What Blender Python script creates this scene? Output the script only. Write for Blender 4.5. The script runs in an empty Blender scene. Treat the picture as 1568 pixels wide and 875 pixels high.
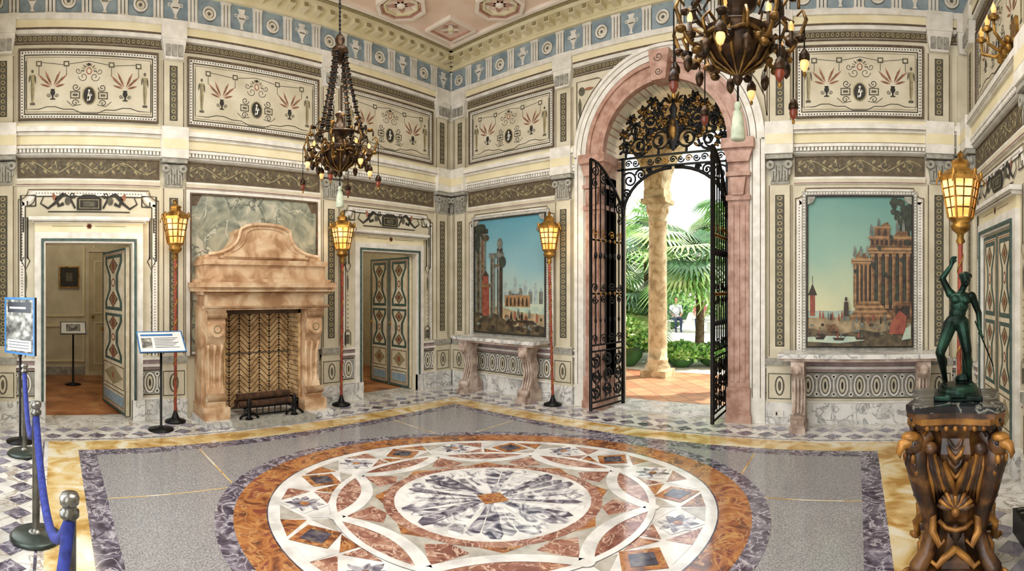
import bpy, math, random
from mathutils import Matrix, Vector
R=random.Random(7); pi=math.pi; cos=math.cos; sin=math.sin
sc=bpy.context.scene
def hx(s,k=1.0):
    s=s.lstrip('#'); v=[int(s[i:i+2],16)/255 for i in (0,2,4)]
    return tuple((x/12.92 if x<=.04045 else ((x+.055)/1.055)**2.4)*k for x in v)+(1,)
_m={}
def mat(name,cols,scale=6,rough=.6,metal=0,bump=0,dist=0,detail=5,lo=.35,hi=.65,emit=0,vein=None,vs=3,vw=.03,stretch=None,trans=0,spec=.5,sheen=0):
    if name in _m: return _m[name]
    m=bpy.data.materials.new(name); m.use_nodes=True; nt=m.node_tree; N=nt.nodes; L=nt.links
    b=N['Principled BSDF']; b.inputs['Roughness'].default_value=rough; b.inputs['Metallic'].default_value=metal
    b.inputs['Specular IOR Level'].default_value=spec
    if trans: b.inputs['Transmission Weight'].default_value=trans
    if isinstance(cols,str): c=hx(cols); cl=[tuple(x*.84 for x in c[:3])+(1,),c]
    else: cl=[hx(c) for c in cols]
    tc=N.new('ShaderNodeTexCoord'); mp=N.new('ShaderNodeMapping'); L.new(tc.outputs['Object'],mp.inputs[0])
    if stretch: mp.inputs['Scale'].default_value=stretch
    no=N.new('ShaderNodeTexNoise'); no.inputs['Scale'].default_value=scale; no.inputs['Detail'].default_value=detail; no.inputs['Distortion'].default_value=dist
    L.new(mp.outputs[0],no.inputs['Vector'])
    r=N.new('ShaderNodeValToRGB'); L.new(no.outputs[0],r.inputs[0]); e=r.color_ramp.elements
    n=len(cl); e[0].position=lo; e[0].color=cl[0]; e[1].position=hi; e[1].color=cl[-1]
    for i in range(1,n-1):
        q=e.new(lo+(hi-lo)*i/(n-1)); q.color=cl[i]
    out=r.outputs[0]
    if vein:
        n2=N.new('ShaderNodeTexNoise'); n2.inputs['Scale'].default_value=vs; n2.inputs['Detail'].default_value=8; n2.inputs['Distortion'].default_value=1.5
        L.new(mp.outputs[0],n2.inputs['Vector'])
        r2=N.new('ShaderNodeValToRGB'); L.new(n2.outputs[0],r2.inputs[0]); e2=r2.color_ramp.elements
        e2[0].position=.5-vw; e2[0].color=(0,0,0,1); e2[1].position=.5+vw; e2[1].color=(0,0,0,1); q=e2.new(.5); q.color=(1,1,1,1)
        mx=N.new('ShaderNodeMixRGB'); L.new(r2.outputs[0],mx.inputs[0]); L.new(out,mx.inputs[1]); mx.inputs[2].default_value=hx(vein); out=mx.outputs[0]
    L.new(out,b.inputs['Base Color'])
    if emit: L.new(out,b.inputs['Emission Color']); b.inputs['Emission Strength'].default_value=emit
    if bump:
        bp=N.new('ShaderNodeBump'); bp.inputs['Strength'].default_value=bump; bp.inputs['Distance'].default_value=.01
        L.new(no.outputs[0],bp.inputs['Height']); L.new(bp.outputs[0],b.inputs['Normal'])
    _m[name]=m; return m

class MB:
    def __init__(s,M=None): s.v=[];s.f=[];s.mi=[];s.sm=[];s.mats=[];s.M=M or Matrix()
    def add(s,vs,fs,m,sm=False):
        if m not in s.mats: s.mats.append(m)
        k=s.mats.index(m); o=len(s.v); M=s.M
        s.v+=[tuple(M@Vector(p)) for p in vs]; s.f+=[tuple(i+o for i in f) for f in fs]
        s.mi+=[k]*len(fs); s.sm+=[sm]*len(fs)
    def box(s,x0,x1,y0,y1,z0,z1,m):
        s.add([(x0,y0,z0),(x1,y0,z0),(x1,y1,z0),(x0,y1,z0),(x0,y0,z1),(x1,y0,z1),(x1,y1,z1),(x0,y1,z1)],
          [(0,3,2,1),(4,5,6,7),(0,1,5,4),(1,2,6,5),(2,3,7,6),(3,0,4,7)],m)
    def P(s,pts,d,m): s.add([(u,d,v) for u,v in pts],[tuple(range(len(pts)))],m)
    def rect(s,u0,u1,v0,v1,d,m): s.P([(u0,v0),(u1,v0),(u1,v1),(u0,v1)],d,m)
    def ext(s,pts,d0,d1,m,sm=False):
        n=len(pts); s.add([(u,d0,v) for u,v in pts]+[(u,d1,v) for u,v in pts],[tuple(range(n)),tuple(range(n,2*n))],m)
        s.add([(u,d0,v) for u,v in pts]+[(u,d1,v) for u,v in pts],[(i,(i+1)%n,n+(i+1)%n,n+i) for i in range(n)],m,sm)
    def rib(s,pts,w,d,m,closed=False,taper=None):
        n=len(pts); L=[];Rr=[]
        for i in range(n):
            if closed: a=pts[i-1]; b=pts[(i+1)%n]
            else: a=pts[max(i-1,0)]; b=pts[min(i+1,n-1)]
            dx=b[0]-a[0]; dy=b[1]-a[1]; l=math.hypot(dx,dy) or 1; k=w/2
            if taper: k*=taper[0]+(taper[1]-taper[0])*i/(n-1)
            nx=-dy/l*k; ny=dx/l*k
            L.append((pts[i][0]+nx,d,pts[i][1]+ny)); Rr.append((pts[i][0]-nx,d,pts[i][1]-ny))
        fs=[(i,i+1,n+i+1,n+i) for i in range(n-1)]
        if closed: fs.append((n-1,0,n,2*n-1))
        s.add(L+Rr,fs,m)
    def ell(s,cx,cy,rx,ry,d,m,n=14,a=0):
        ca,sa=cos(a),sin(a)
        s.P([(cx+rx*cos(t)*ca-ry*sin(t)*sa, cy+rx*cos(t)*sa+ry*sin(t)*ca) for t in [2*pi*i/n for i in range(n)]],d,m)
    def leaf(s,cx,cy,L,w,a,d,m):
        ca,sa=cos(a),sin(a)
        s.P([(cx+x*ca-y*sa,cy+x*sa+y*ca) for x,y in [(0,0),(L*.3,w*.5),(L*.7,w*.4),(L,0),(L*.7,-w*.4),(L*.3,-w*.5)]],d,m)
    def frame(s,u0,u1,v0,v1,w,d,m):
        s.rect(u0,u1,v0,v0+w,d,m);s.rect(u0,u1,v1-w,v1,d,m);s.rect(u0,u0+w,v0+w,v1-w,d,m);s.rect(u1-w,u1,v0+w,v1-w,d,m)
    def bframe(s,u0,u1,v0,v1,w,d0,d1,m):
        s.box(u0,u1,d0,d1,v0,v0+w,m);s.box(u0,u1,d0,d1,v1-w,v1,m);s.box(u0,u0+w,d0,d1,v0+w,v1-w,m);s.box(u1-w,u1,d0,d1,v0+w,v1-w,m)
    def arc(s,uc,vc,r0,r1,a0,a1,d0,d1,m,n=32):
        vs=[];
        for i in range(n+1):
            a=a0+(a1-a0)*i/n
            for r in (r0,r1):
                for d in (d0,d1): vs.append((uc+r*cos(a),d,vc+r*sin(a)))
        fs=[]
        for i in range(n):
            k=4*i; q=k+4
            fs+=[(k,k+2,q+2,q),(k+1,k+3,q+3,q+1),(k,k+1,q+1,q),(k+2,k+3,q+3,q+2)]
        s.add(vs,fs,m)
    def spiral(s,cx,cy,r0,r1,a0,turns,n=18):
        return [(cx+(r0+(r1-r0)*i/n)*cos(a0+turns*2*pi*i/n),cy+(r0+(r1-r0)*i/n)*sin(a0+turns*2*pi*i/n)) for i in range(n+1)]
    def lathe(s,prof,n,m,c=(0,0,0),sm=True,a0=0,sx=1,sy=1):
        vs=[(c[0]+sx*r*cos(a0+2*pi*j/n),c[1]+sy*r*sin(a0+2*pi*j/n),c[2]+z) for r,z in prof for j in range(n)]
        k=len(prof); fs=[(i*n+j,i*n+(j+1)%n,(i+1)*n+(j+1)%n,(i+1)*n+j) for i in range(k-1) for j in range(n)]
        fs+=[tuple(range(n)),tuple(range((k-1)*n,k*n))]
        s.add(vs,fs,m,sm)
    def sph(s,c,r,m,n=12,k=8,rot=None):
        if not hasattr(r,'__len__'): r=(r,r,r)
        vs=[]
        for i in range(k+1):
            ph=pi*i/k
            for j in range(n):
                p=Vector((r[0]*sin(ph)*cos(2*pi*j/n),r[1]*sin(ph)*sin(2*pi*j/n),r[2]*cos(ph)))
                if rot is not None: p=rot@p
                vs.append((c[0]+p[0],c[1]+p[1],c[2]+p[2]))
        s.add(vs,[(i*n+j,i*n+(j+1)%n,(i+1)*n+(j+1)%n,(i+1)*n+j) for i in range(k) for j in range(n)],m,True)
    def tube(s,path,r,m,n=6,closed=False,flat=1):
        path=[Vector(p) for p in path]; k=len(path); vs=[]
        ref=None
        for i in range(k):
            a=path[i-1] if (i>0 or closed) else path[0]; b=path[(i+1)%k] if (i<k-1 or closed) else path[-1]
            t=(b-a); 
            if t.length<1e-9: t=Vector((0,0,1))
            t.normalize()
            if ref is None:
                ref=Vector((0,0,1)) if abs(t.z)<.9 else Vector((1,0,0))
            x=ref-t*ref.dot(t)
            if x.length<1e-6: x=t.orthogonal()
            x.normalize(); y=t.cross(x); ref=x
            rr=r[i] if hasattr(r,'__len__') else r
            for j in range(n):
                q=path[i]+x*(rr*cos(2*pi*j/n))+y*(rr*flat*sin(2*pi*j/n)); vs.append(tuple(q))
        fs=[(i*n+j,i*n+(j+1)%n,(i+1)*n+(j+1)%n,(i+1)*n+j) for i in range(k-1) for j in range(n)]
        if closed: fs+=[((k-1)*n+j,(k-1)*n+(j+1)%n,(j+1)%n,j) for j in range(n)]
        else: fs+=[tuple(range(n)),tuple(range((k-1)*n,k*n))]
        s.add(vs,fs,m,True)
    def build(s,name,parent=None,loc=None,rotz=0):
        me=bpy.data.meshes.new(name); me.from_pydata(s.v,[],s.f)
        for m in s.mats: me.materials.append(m)
        me.polygons.foreach_set('material_index',s.mi); me.polygons.foreach_set('use_smooth',s.sm); me.update()
        o=bpy.data.objects.new(name,me); sc.collection.objects.link(o)
        if loc: o.location=loc
        o.rotation_euler[2]=rotz
        if parent: o.parent=parent
        return o
YN=6.1; XW=-6.2; XE=1.38; YS=-.94; ZC=5.5
MN=Matrix(((1,0,0,0),(0,-1,0,YN),(0,0,1,0),(0,0,0,1)))
MW=Matrix(((0,1,0,XW),(1,0,0,0),(0,0,1,0),(0,0,0,1)))
ME=Matrix(((0,-1,0,XE),(1,0,0,0),(0,0,1,0),(0,0,0,1)))
# ---------------- materials
plaster=mat('plaster_cream',['#c6bda3','#d7cfb9'],3,.7,bump=.1)
panelc=mat('plaster_panel',['#bfb69c','#d1c9b2'],4,.7,bump=.1)
yellowc=mat('plaster_yellow',['#d8cca4','#e5dbba'],3,.65)
white=mat('trim_white',['#cfcbbf','#e6e2d9'],8,.55)
ink=mat('paint_ink',['#1e1c17','#322e25'],20,.7)
olive=mat('paint_olive',['#48443a','#645f4c'],25,.7)
brown=mat('paint_brown',['#4e4032','#6a5844'],20,.7)
red=mat('paint_red',['#6b3a2a','#835040'],14,.7)
terra=mat('paint_terracotta',['#84503a','#a06c50'],20,.7)
gold=mat('gilt',['#6a4a1c','#b58a42'],14,.42,metal=.7)
goldp=mat('paint_gold',['#857a56','#a1956f'],30,.6)
blue=mat('frieze_blue',['#788a94','#98a7ad'],6,.7)
friezebg=mat('frieze_brown',['#4a3f2e','#685b44'],18,.7)
stoneg=mat('stone_grey',['#858379','#a8a59a'],18,.7,bump=.3)
marblew=mat('marble_white',['#b9b8b4','#d8d6d0','#e4e2dc'],5,.3,vein='#8a8a88',vs=4)
pink=mat('marble_pink',['#936d5b','#ab8674','#b89686'],9,.45,bump=.15)
rail=mat('rail_purple',['#84706f','#a08a8a'],10,.6)
tan=mat('stone_tan',['#a37c58','#c4a17c','#d9c09e'],5,.65,bump=.4,dist=.6)
iron=mat('wrought_iron',['#0b0b0b','#1b1a18'],20,.45,metal=.6)
bronze=mat('bronze_dark',['#20160e','#49331e'],16,.4,metal=.7)
bronzeg=mat('bronze_gilt',['#3a2812','#8a6630'],16,.4,metal=.7)
teal=mat('paint_teal',['#34473f','#4b5f58'],20,.6)
# ---------------- wall decoration
def arcpts(cx,cy,r,a0,a1,n=8): return [(cx+r*cos(a0+(a1-a0)*i/n),cy+r*sin(a0+(a1-a0)*i/n)) for i in range(n+1)]
def scroll(b,cx,cy,r,dr,d,m,w=.012,turns=1.4,up=1,a0=None):
    b.rib([(cx+dr*(x-cx),cy+up*(y-cy)) for x,y in b.spiral(cx,cy,r,r*.15,pi if a0 is None else a0,turns)],w,d,m)
def rinceau(b,u0,u1,v0,v1,d,m,m2):
    L=u1-u0; n=max(1,round(L/.3)); p=L/n; vc=(v0+v1)/2; h=(v1-v0)
    for i in range(n):
        c=u0+p*(i+.5); s_=1 if i%2==0 else -1
        pts=[(c-p*.5+p*t, vc+s_*h*.33*sin(pi*t)) for t in [k/8 for k in range(9)]]
        b.rib(pts,.012,d,m)
        scroll(b,c,vc-s_*h*.05,h*.33,s_,d,m,.010,1.3,-s_)
        b.ell(c,vc-s_*h*.05,h*.1,h*.1,d+.001,m2,8)
        for k in range(7):
            a=k*2*pi/7+.3; b.leaf(c+cos(a)*h*.18,vc+sin(a)*h*.18,h*.28,h*.13,a+.5,d+.001,m if k%2 else m2)
        for k in (-1,1):
            b.leaf(c-p*.5,vc+k*h*.1,h*.35,h*.16,k*.9,d+.001,m); b.leaf(c-p*.5,vc+k*h*.1,h*.35,h*.16,pi-k*.9,d+.001,m2)
def capital(b,uc,v0,v1,hw,d,m):
    h=v1-v0
    b.box(uc-hw*.8,uc+hw*.8,0,d+.02,v0,v0+h*.1,m)
    b.ext([(uc-hw*.72,v0+h*.1),(uc+hw*.72,v0+h*.1),(uc+hw*.95,v0+h*.8),(uc-hw*.95,v0+h*.8)],0,d+.02,m)
    b.box(uc-hw*1.15,uc+hw*1.15,0,d+.07,v0+h*.84,v1,m)
    for k in (-1,1):
        c=uc+k*hw*.78; vv=v0+h*.64
        b.arc(c,vv,hw*.13,hw*.36,0,2*pi,d,d+.055,m,14); b.ell(c,vv,hw*.16,hw*.16,d+.05,olive,8)
    for k in (-1,0,1):
        for j,(z0,l) in enumerate(((.1,.42),(.3,.42))):
            u=uc+k*hw*.5+(hw*.25 if j else 0)
            if abs(u-uc)>hw*.8: continue
            b.ext([(u-hw*.18,v0+h*z0),(u+hw*.18,v0+h*z0),(u+hw*.22,v0+h*(z0+l*.7)),(u,v0+h*(z0+l)),(u-hw*.22,v0+h*(z0+l*.7))],d,d+.04-.01*j,m)
            b.rib([(u,v0+h*z0),(u,v0+h*(z0+l*.8))],.012,d+.042-.01*j,olive)
def inlay(b,uc,hw,v0,v1,d):
    b.rect(uc-hw,uc+hw,v0,v1,d,olive); b.frame(uc-hw,uc+hw,v0,v1,.008,d+.001,ink)
    n=int((v1-v0)/.075)
    for i in range(n):
        v=v0+(i+.5)*(v1-v0)/n; b.ell(uc,v,hw*.6,.026,d+.001,goldp,8); b.ell(uc,v,hw*.28,.012,d+.002,ink,6)
def pilaster(b,uc,hw=.14,dark=True):
    b.box(uc-hw-.03,uc+hw+.03,0,.075,0,.25,marblew); b.box(uc-hw-.02,uc+hw+.02,0,.065,.25,.70,panelc)
    b.box(uc-hw-.03,uc+hw+.03,0,.085,.70,.78,stoneg)
    b.box(uc-hw,uc+hw,0,.05,.78,2.87,panelc)
    if dark:
        b.frame(uc-hw,uc+hw,.29,.6,.012,.067,olive)
        b.ell(uc,.45,.06,.12,.067,olive); b.ell(uc,.45,.04,.1,.068,panelc); b.ell(uc,.45,.02,.06,.069,olive)
        for k in (-1,1): b.rect(uc+k*(hw-.012)-.006,uc+k*(hw-.012)+.006,.8,2.86,.0515,brown); b.rect(uc+k*(hw-.012)-.006,uc+k*(hw-.012)+.006,3.62,4.44,.0465,brown)
        inlay(b,uc,.055,.92,2.74,.052); inlay(b,uc,.05,3.70,4.38,.047)
    capital(b,uc,2.87,3.22,hw,.05,stoneg)
    b.box(uc-hw-.03,uc+hw+.03,0,.14,3.22,3.6,white); b.box(uc-hw-.02,uc+hw+.02,0,.143,3.33,3.45,yellowc)
    b.box(uc-hw,uc+hw,0,.045,3.6,4.45,panelc)
    b.ext([(uc-hw*.8,4.45),(uc+hw*.8,4.45),(uc+hw,4.6),(uc+hw*1.1,4.70),(uc-hw*1.1,4.70),(uc-hw,4.6)],0,.09,white)
    if dark:
        for k in (-1,0,1): b.ext([(uc+k*.08-.03,4.48),(uc+k*.08+.03,4.48),(uc+k*.08+.03,4.62),(uc+k*.08-.03,4.62)],.09,.11,stoneg)
    b.box(uc-hw-.02,uc+hw+.02,0,.1,4.70,4.93,white)
def dots(b,p0,p1,step,r,d,m):
    L=math.hypot(p1[0]-p0[0],p1[1]-p0[1]); n=max(1,int(L/step))
    for i in range(n):
        t=(i+.5)/n; b.ell(p0[0]+(p1[0]-p0[0])*t,p0[1]+(p1[1]-p0[1])*t,r,r,d,m,6)
def upper_panel(b,u0,u1,v0=3.66,v1=4.53):
    d=.012; b.rect(u0,u1,v0,v1,d,panelc); b.bframe(u0,u1,v0,v1,.022,d,.03,brown)
    b.frame(u0+.03,u1-.03,v0+.03,v1-.03,.03,d+.002,white)
    for a,c in (((u0,v0+.045),(u1,v0+.045)),((u0,v1-.045),(u1,v1-.045)),((u0+.045,v0),(u0+.045,v1)),((u1-.045,v0),(u1-.045,v1))): dots(b,a,c,.035,.009,d+.003,ink)
    b.frame(u0+.07,u1-.07,v0+.07,v1-.07,.012,d+.002,ink)
    b.frame(u0+.10,u1-.10,v0+.10,v1-.10,.005,d+.002,brown)
    w=(u1-u0); uc=(u0+u1)/2; vc=(v0+v1)/2; s=w/1.75; e=d+.003
    pts=[(-.78,.29),(-.78,-.3),(-.62,-.3),(-.52,-.27),(-.42,-.27),(-.32,-.3),(-.2,-.3),(-.1,-.345),(.1,-.345),(.2,-.3),(.32,-.3),(.42,-.27),(.52,-.27),(.62,-.3),(.78,-.3),(.78,.29)]
    b.rib([(uc+x*s,vc+y) for x,y in pts],.009,e,ink)
    b.rib([(uc-.62*s,vc+.27),(uc-.3*s,vc+.24),(uc,vc+.29),(uc+.3*s,vc+.24),(uc+.62*s,vc+.27)],.006,e,ink)
    for k in (-.62,-.28,.28,.62):
        b.rect(uc+k*s-.035,uc+k*s+.035,vc+.22,vc+.285,e+.001,olive); b.rect(uc+k*s-.02,uc+k*s+.02,vc+.235,vc+.27,e+.002,panelc); b.rect(uc+k*s-.003,uc+k*s+.003,vc+.12,vc+.22,e,ink)
    b.ell(uc,vc-.13,.085,.115,e+.001,goldp,20); b.ell(uc,vc-.13,.07,.10,e+.002,ink,20)
    b.ell(uc,vc-.14,.02,.055,e+.003,white,8); b.ell(uc,vc-.07,.014,.016,e+.003,white,8); b.leaf(uc,vc-.1,.05,.02,-.7,e+.003,white); b.leaf(uc,vc-.13,.08,.02,-1.9,e+.003,white)
    for k in (-1,1):
        b.rect(uc+k*.17-.06,uc+k*.17+.06,vc-.17,vc-.08,e,olive); b.rect(uc+k*.17-.045,uc+k*.17+.045,vc-.155,vc-.095,e+.001,panelc); b.rect(uc+k*.17-.03,uc+k*.17+.03,vc-.14,vc-.11,e+.002,olive)
        scroll(b,uc+k*.16,vc-.03,.05,k,e,ink,.009); scroll(b,uc+k*.17,vc-.22,.045,k,e,ink,.009,1.3,-1)
        scroll(b,uc+k*.07,vc+.10,.06,-k,e,olive,.008,1.2); scroll(b,uc+k*.13,vc+.17,.04,k,e,olive,.008,1.2)
        b.rib([(uc+k*.1,vc-.24),(uc+k*.2,vc-.26),(uc+k*.27,vc-.2)],.007,e,ink)
        x=uc+k*.45*s
        b.ell(x,vc-.1,.03,.036,e+.001,ink); b.rect(x-.01,x+.01,vc-.17,vc-.13,e+.001,ink); b.rect(x-.03,x+.03,vc-.185,vc-.17,e+.001,ink); b.rect(x-.025,x+.025,vc-.07,vc-.055,e+.001,ink)
        scroll(b,x+.05,vc-.13,.025,1,e,ink,.007); scroll(b,x-.05,vc-.13,.025,-1,e,ink,.007)
        for a,l in ((.3,.13),(.75,.22),(1.15,.2),(pi-1.15,.2),(pi-.75,.22),(pi-.3,.13)):
            b.leaf(x+cos(a)*.03,vc-.04+sin(a)*.03,l,.026,a,e,terra); b.leaf(x+cos(a)*.06,vc-.04+sin(a)*.06,l*.6,.010,a+.12,e+.001,brown)
        x=uc+k*.70*s
        b.ell(x,vc+.16,.016,.022,e,olive,8); b.P([(x-.03,vc+.12),(x+.03,vc+.12),(x+.02,vc+.02),(x+.025,vc-.06),(x+.012,vc-.22),(x-.012,vc-.22),(x-.025,vc-.06),(x-.02,vc+.02)],e,goldp)
        b.rib([(x-.02,vc+.1),(x-.005,vc-.05),(x-.01,vc-.2)],.008,e+.001,olive); b.rect(x-.03,x+.03,vc-.25,vc-.22,e,olive); b.leaf(x+.03,vc+.12,.12,.02,-1.5,e+.001,olive); b.leaf(x-.03,vc+.12,.1,.02,-1.7,e+.001,olive)
    for k in range(9):
        a=pi*k/8; b.leaf(uc+cos(a)*.05,vc+.17+sin(a)*.05,.055,.016,a,e+.001,goldp if k%2 else olive)
    b.ell(uc,vc+.17,.035,.045,e+.002,terra,12); b.ell(uc,vc+.17,.022,.03,e+.003,panelc,10); b.ell(uc,vc+.25,.025,.016,e+.002,ink,8)
def frieze_panel(b,u0,u1):
    b.box(u0,u1,0,.03,2.87,2.95,white); b.rect(u0,u1,2.89,2.93,.0315,panelc); b.rect(u0,u1,2.875,2.885,.032,red)
    b.rect(u0,u1,2.95,3.22,.006,panelc)
    b.rect(u0+.02,u1-.02,2.97,3.2,.01,friezebg); b.bframe(u0+.01,u1-.01,2.965,3.205,.012,.006,.02,brown)
    rinceau(b,u0+.05,u1-.05,2.99,3.18,.012,goldp,olive)
def strips(b,u0,u1,low=True,mid=True):
    if low:
        b.box(u0,u1,0,.035,0,.25,marblew); b.box(u0,u1,0,.045,.25,.275,white)
        b.box(u0,u1,0,.01,.275,.62,panelc); b.rect(u0,u1,.30,.312,.011,ink); b.rect(u0,u1,.60,.612,.011,ink); b.rect(u0,u1,.315,.597,.0105,stoneg)
        n=max(1,round((u1-u0)/.21)); p=(u1-u0)/n
        for i in range(n):
            c=u0+(i+.5)*p
            b.ell(c,.455,.08,.138,.012,ink,18); b.ell(c,.455,.074,.132,.013,white,18); b.ell(c,.455,.05,.105,.014,olive,16); b.ell(c,.455,.036,.088,.015,panelc,14); b.ell(c,.455,.014,.05,.016,ink,8)
            for z in (.35,.56): b.ell(u0+i*p,z,.03,.03,.012,white,8); b.ell(u0+i*p,z,.014,.014,.013,ink,8)
            b.rect(u0+i*p-.008,u0+i*p+.008,.33,.58,.0125,white)
        b.box(u0,u1,0,.03,.62,.655,rail); b.box(u0,u1,0,.05,.655,.685,white); b.box(u0,u1,0,.035,.685,.74,rail); b.box(u0,u1,0,.055,.74,.765,white)
    if mid:
        b.box(u0,u1,0,.05,3.22,3.25,white); b.rect(u0,u1,3.225,3.232,.051,ink); b.box(u0,u1,0,.06,3.25,3.30,stoneg)
        n=int((u1-u0)/.045)
        for i in range(n):
            c=u0+(i+.5)*(u1-u0)/n; b.box(c-.013,c+.013,.06,.078,3.255,3.295,white)
        b.box(u0,u1,0,.085,3.30,3.335,white); b.box(u0,u1,0,.07,3.335,3.46,yellowc); b.box(u0,u1,0,.1,3.46,3.485,white); b.box(u0,u1,0,.125,3.485,3.56,white); b.box(u0,u1,0,.09,3.56,3.6,yellowc)
        b.rect(u0,u1,3.487,3.495,.126,brown); b.rect(u0,u1,3.34,3.347,.0715,brown)
        b.box(u0,u1,0,.02,3.6,3.625,stoneg); dots(b,(u0,3.612),(u1,3.612),.04,.008,.021,ink)
def topstrips(b,u0,u1):
    b.box(u0,u1,0,.016,4.585,4.60,brown); b.box(u0,u1,0,.012,4.615,4.69,friezebg)
    n=int((u1-u0)/.06)
    for i in range(n):
        c=u0+(i+.5)*(u1-u0)/n; b.ell(c,4.653,.02,.026,.0135,goldp,8); b.ell(c,4.653,.009,.013,.0145,ink,6)
    b.box(u0,u1,0,.05,4.70,4.75,white); b.box(u0,u1,0,.06,4.75,4.77,brown); b.box(u0,u1,0,.06,4.77,4.86,yellowc); b.box(u0,u1,0,.09,4.86,4.93,white)
    b.box(u0,u1,0,.03,4.93,5.28,blue)
    b.box(u0,u1,0,.08,5.28,5.32,yellowc); b.box(u0,u1,0,.1,5.32,5.40,yellowc)
    n=int((u1-u0)/.2)
    for i in range(n):
        c=u0+(i+.5)*(u1-u0)/n; b.box(c-.045,c+.045,.1,.27,5.335,5.40,yellowc); b.box(c-.03,c+.03,.27,.285,5.35,5.395,goldp)
    b.box(u0,u1,0,.3,5.40,5.45,yellowc); b.box(u0,u1,0,.36,5.45,5.475,goldp); b.box(u0,u1,0,.4,5.475,5.5,yellowc)
    n=round((u1-u0)/.44); p=(u1-u0)/n; d=.031
    for i in range(n):
        t=u0+i*p; c=t+p/2
        for k in (-1,0,1):
            b.box(t+k*.045-.016,t+k*.045+.016,.03,.05,4.95,5.24,white); b.rect(t+k*.045+.016,t+k*.045+.022,4.95,5.24,d,ink)
        b.box(t-.07,t+.07,.03,.055,5.24,5.275,white); b.box(t-.07,t+.07,.03,.055,4.935,4.96,white)
        if i%2==0:
            b.ell(c,5.1,.095,.1,d,olive,20); b.arc(c,5.1,.065,.09,0,2*pi,.03,.05,white,20); b.ell(c,5.1,.055,.055,d+.002,yellowc,14)
            for k in range(8): b.leaf(c,5.1,.055,.025,k*pi/4,d+.004,white)
            b.ell(c,5.1,.015,.015,d+.006,olive,8)
        else:
            b.ext([(c-.03,4.97),(c+.03,4.97),(c+.012,5.0),(c+.02,5.04),(c+.06,5.12),(c+.055,5.16),(c+.03,5.17),(c+.05,5.23),(c-.05,5.23),(c-.03,5.17),(c-.055,5.16),(c-.06,5.12),(c-.02,5.04),(c-.012,5.0)],.03,.045,white)
            for k in (-1,1): scroll(b,c+k*.075,5.15,.028,k,.034,white,.012,1.1)
            b.rect(c-.04,c+.04,5.1,5.115,.047,olive)
def bay_border(b,u0,u1,d=.012,hole=None):
    z0=.78; z1=2.84
    if hole:
        b.rect(u0,hole[0],.765,2.87,.004,panelc); b.rect(hole[1],u1,.765,2.87,.004,panelc); b.rect(hole[0],hole[1],hole[2],2.87,.004,panelc)
    else: b.rect(u0,u1,.765,2.87,.004,panelc)
    def path(o,r=.12):
        return [(u0+o,z0),(u0+o,z1-o-r)]+[(x,y) for x,y in arcpts(u0+o,z1-o,r,-pi/2,0,6)]+[(x,y) for x,y in arcpts(u1-o,z1-o,r,pi,1.5*pi,6)]+[(u1-o,z1-o-r),(u1-o,z0)]
    b.rib(path(.02),.012,d,brown); b.rib(path(.065),.06,d,white); b.rib(path(.105),.01,d+.001,ink)
    for x in (u0+.065,u1-.065): dots(b,(x,z0),(x,z1-.2),.035,.008,d+.002,brown)
    dots(b,(u0+.22,z1-.065),(u1-.22,z1-.065),.035,.008,d+.002,brown)
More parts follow.
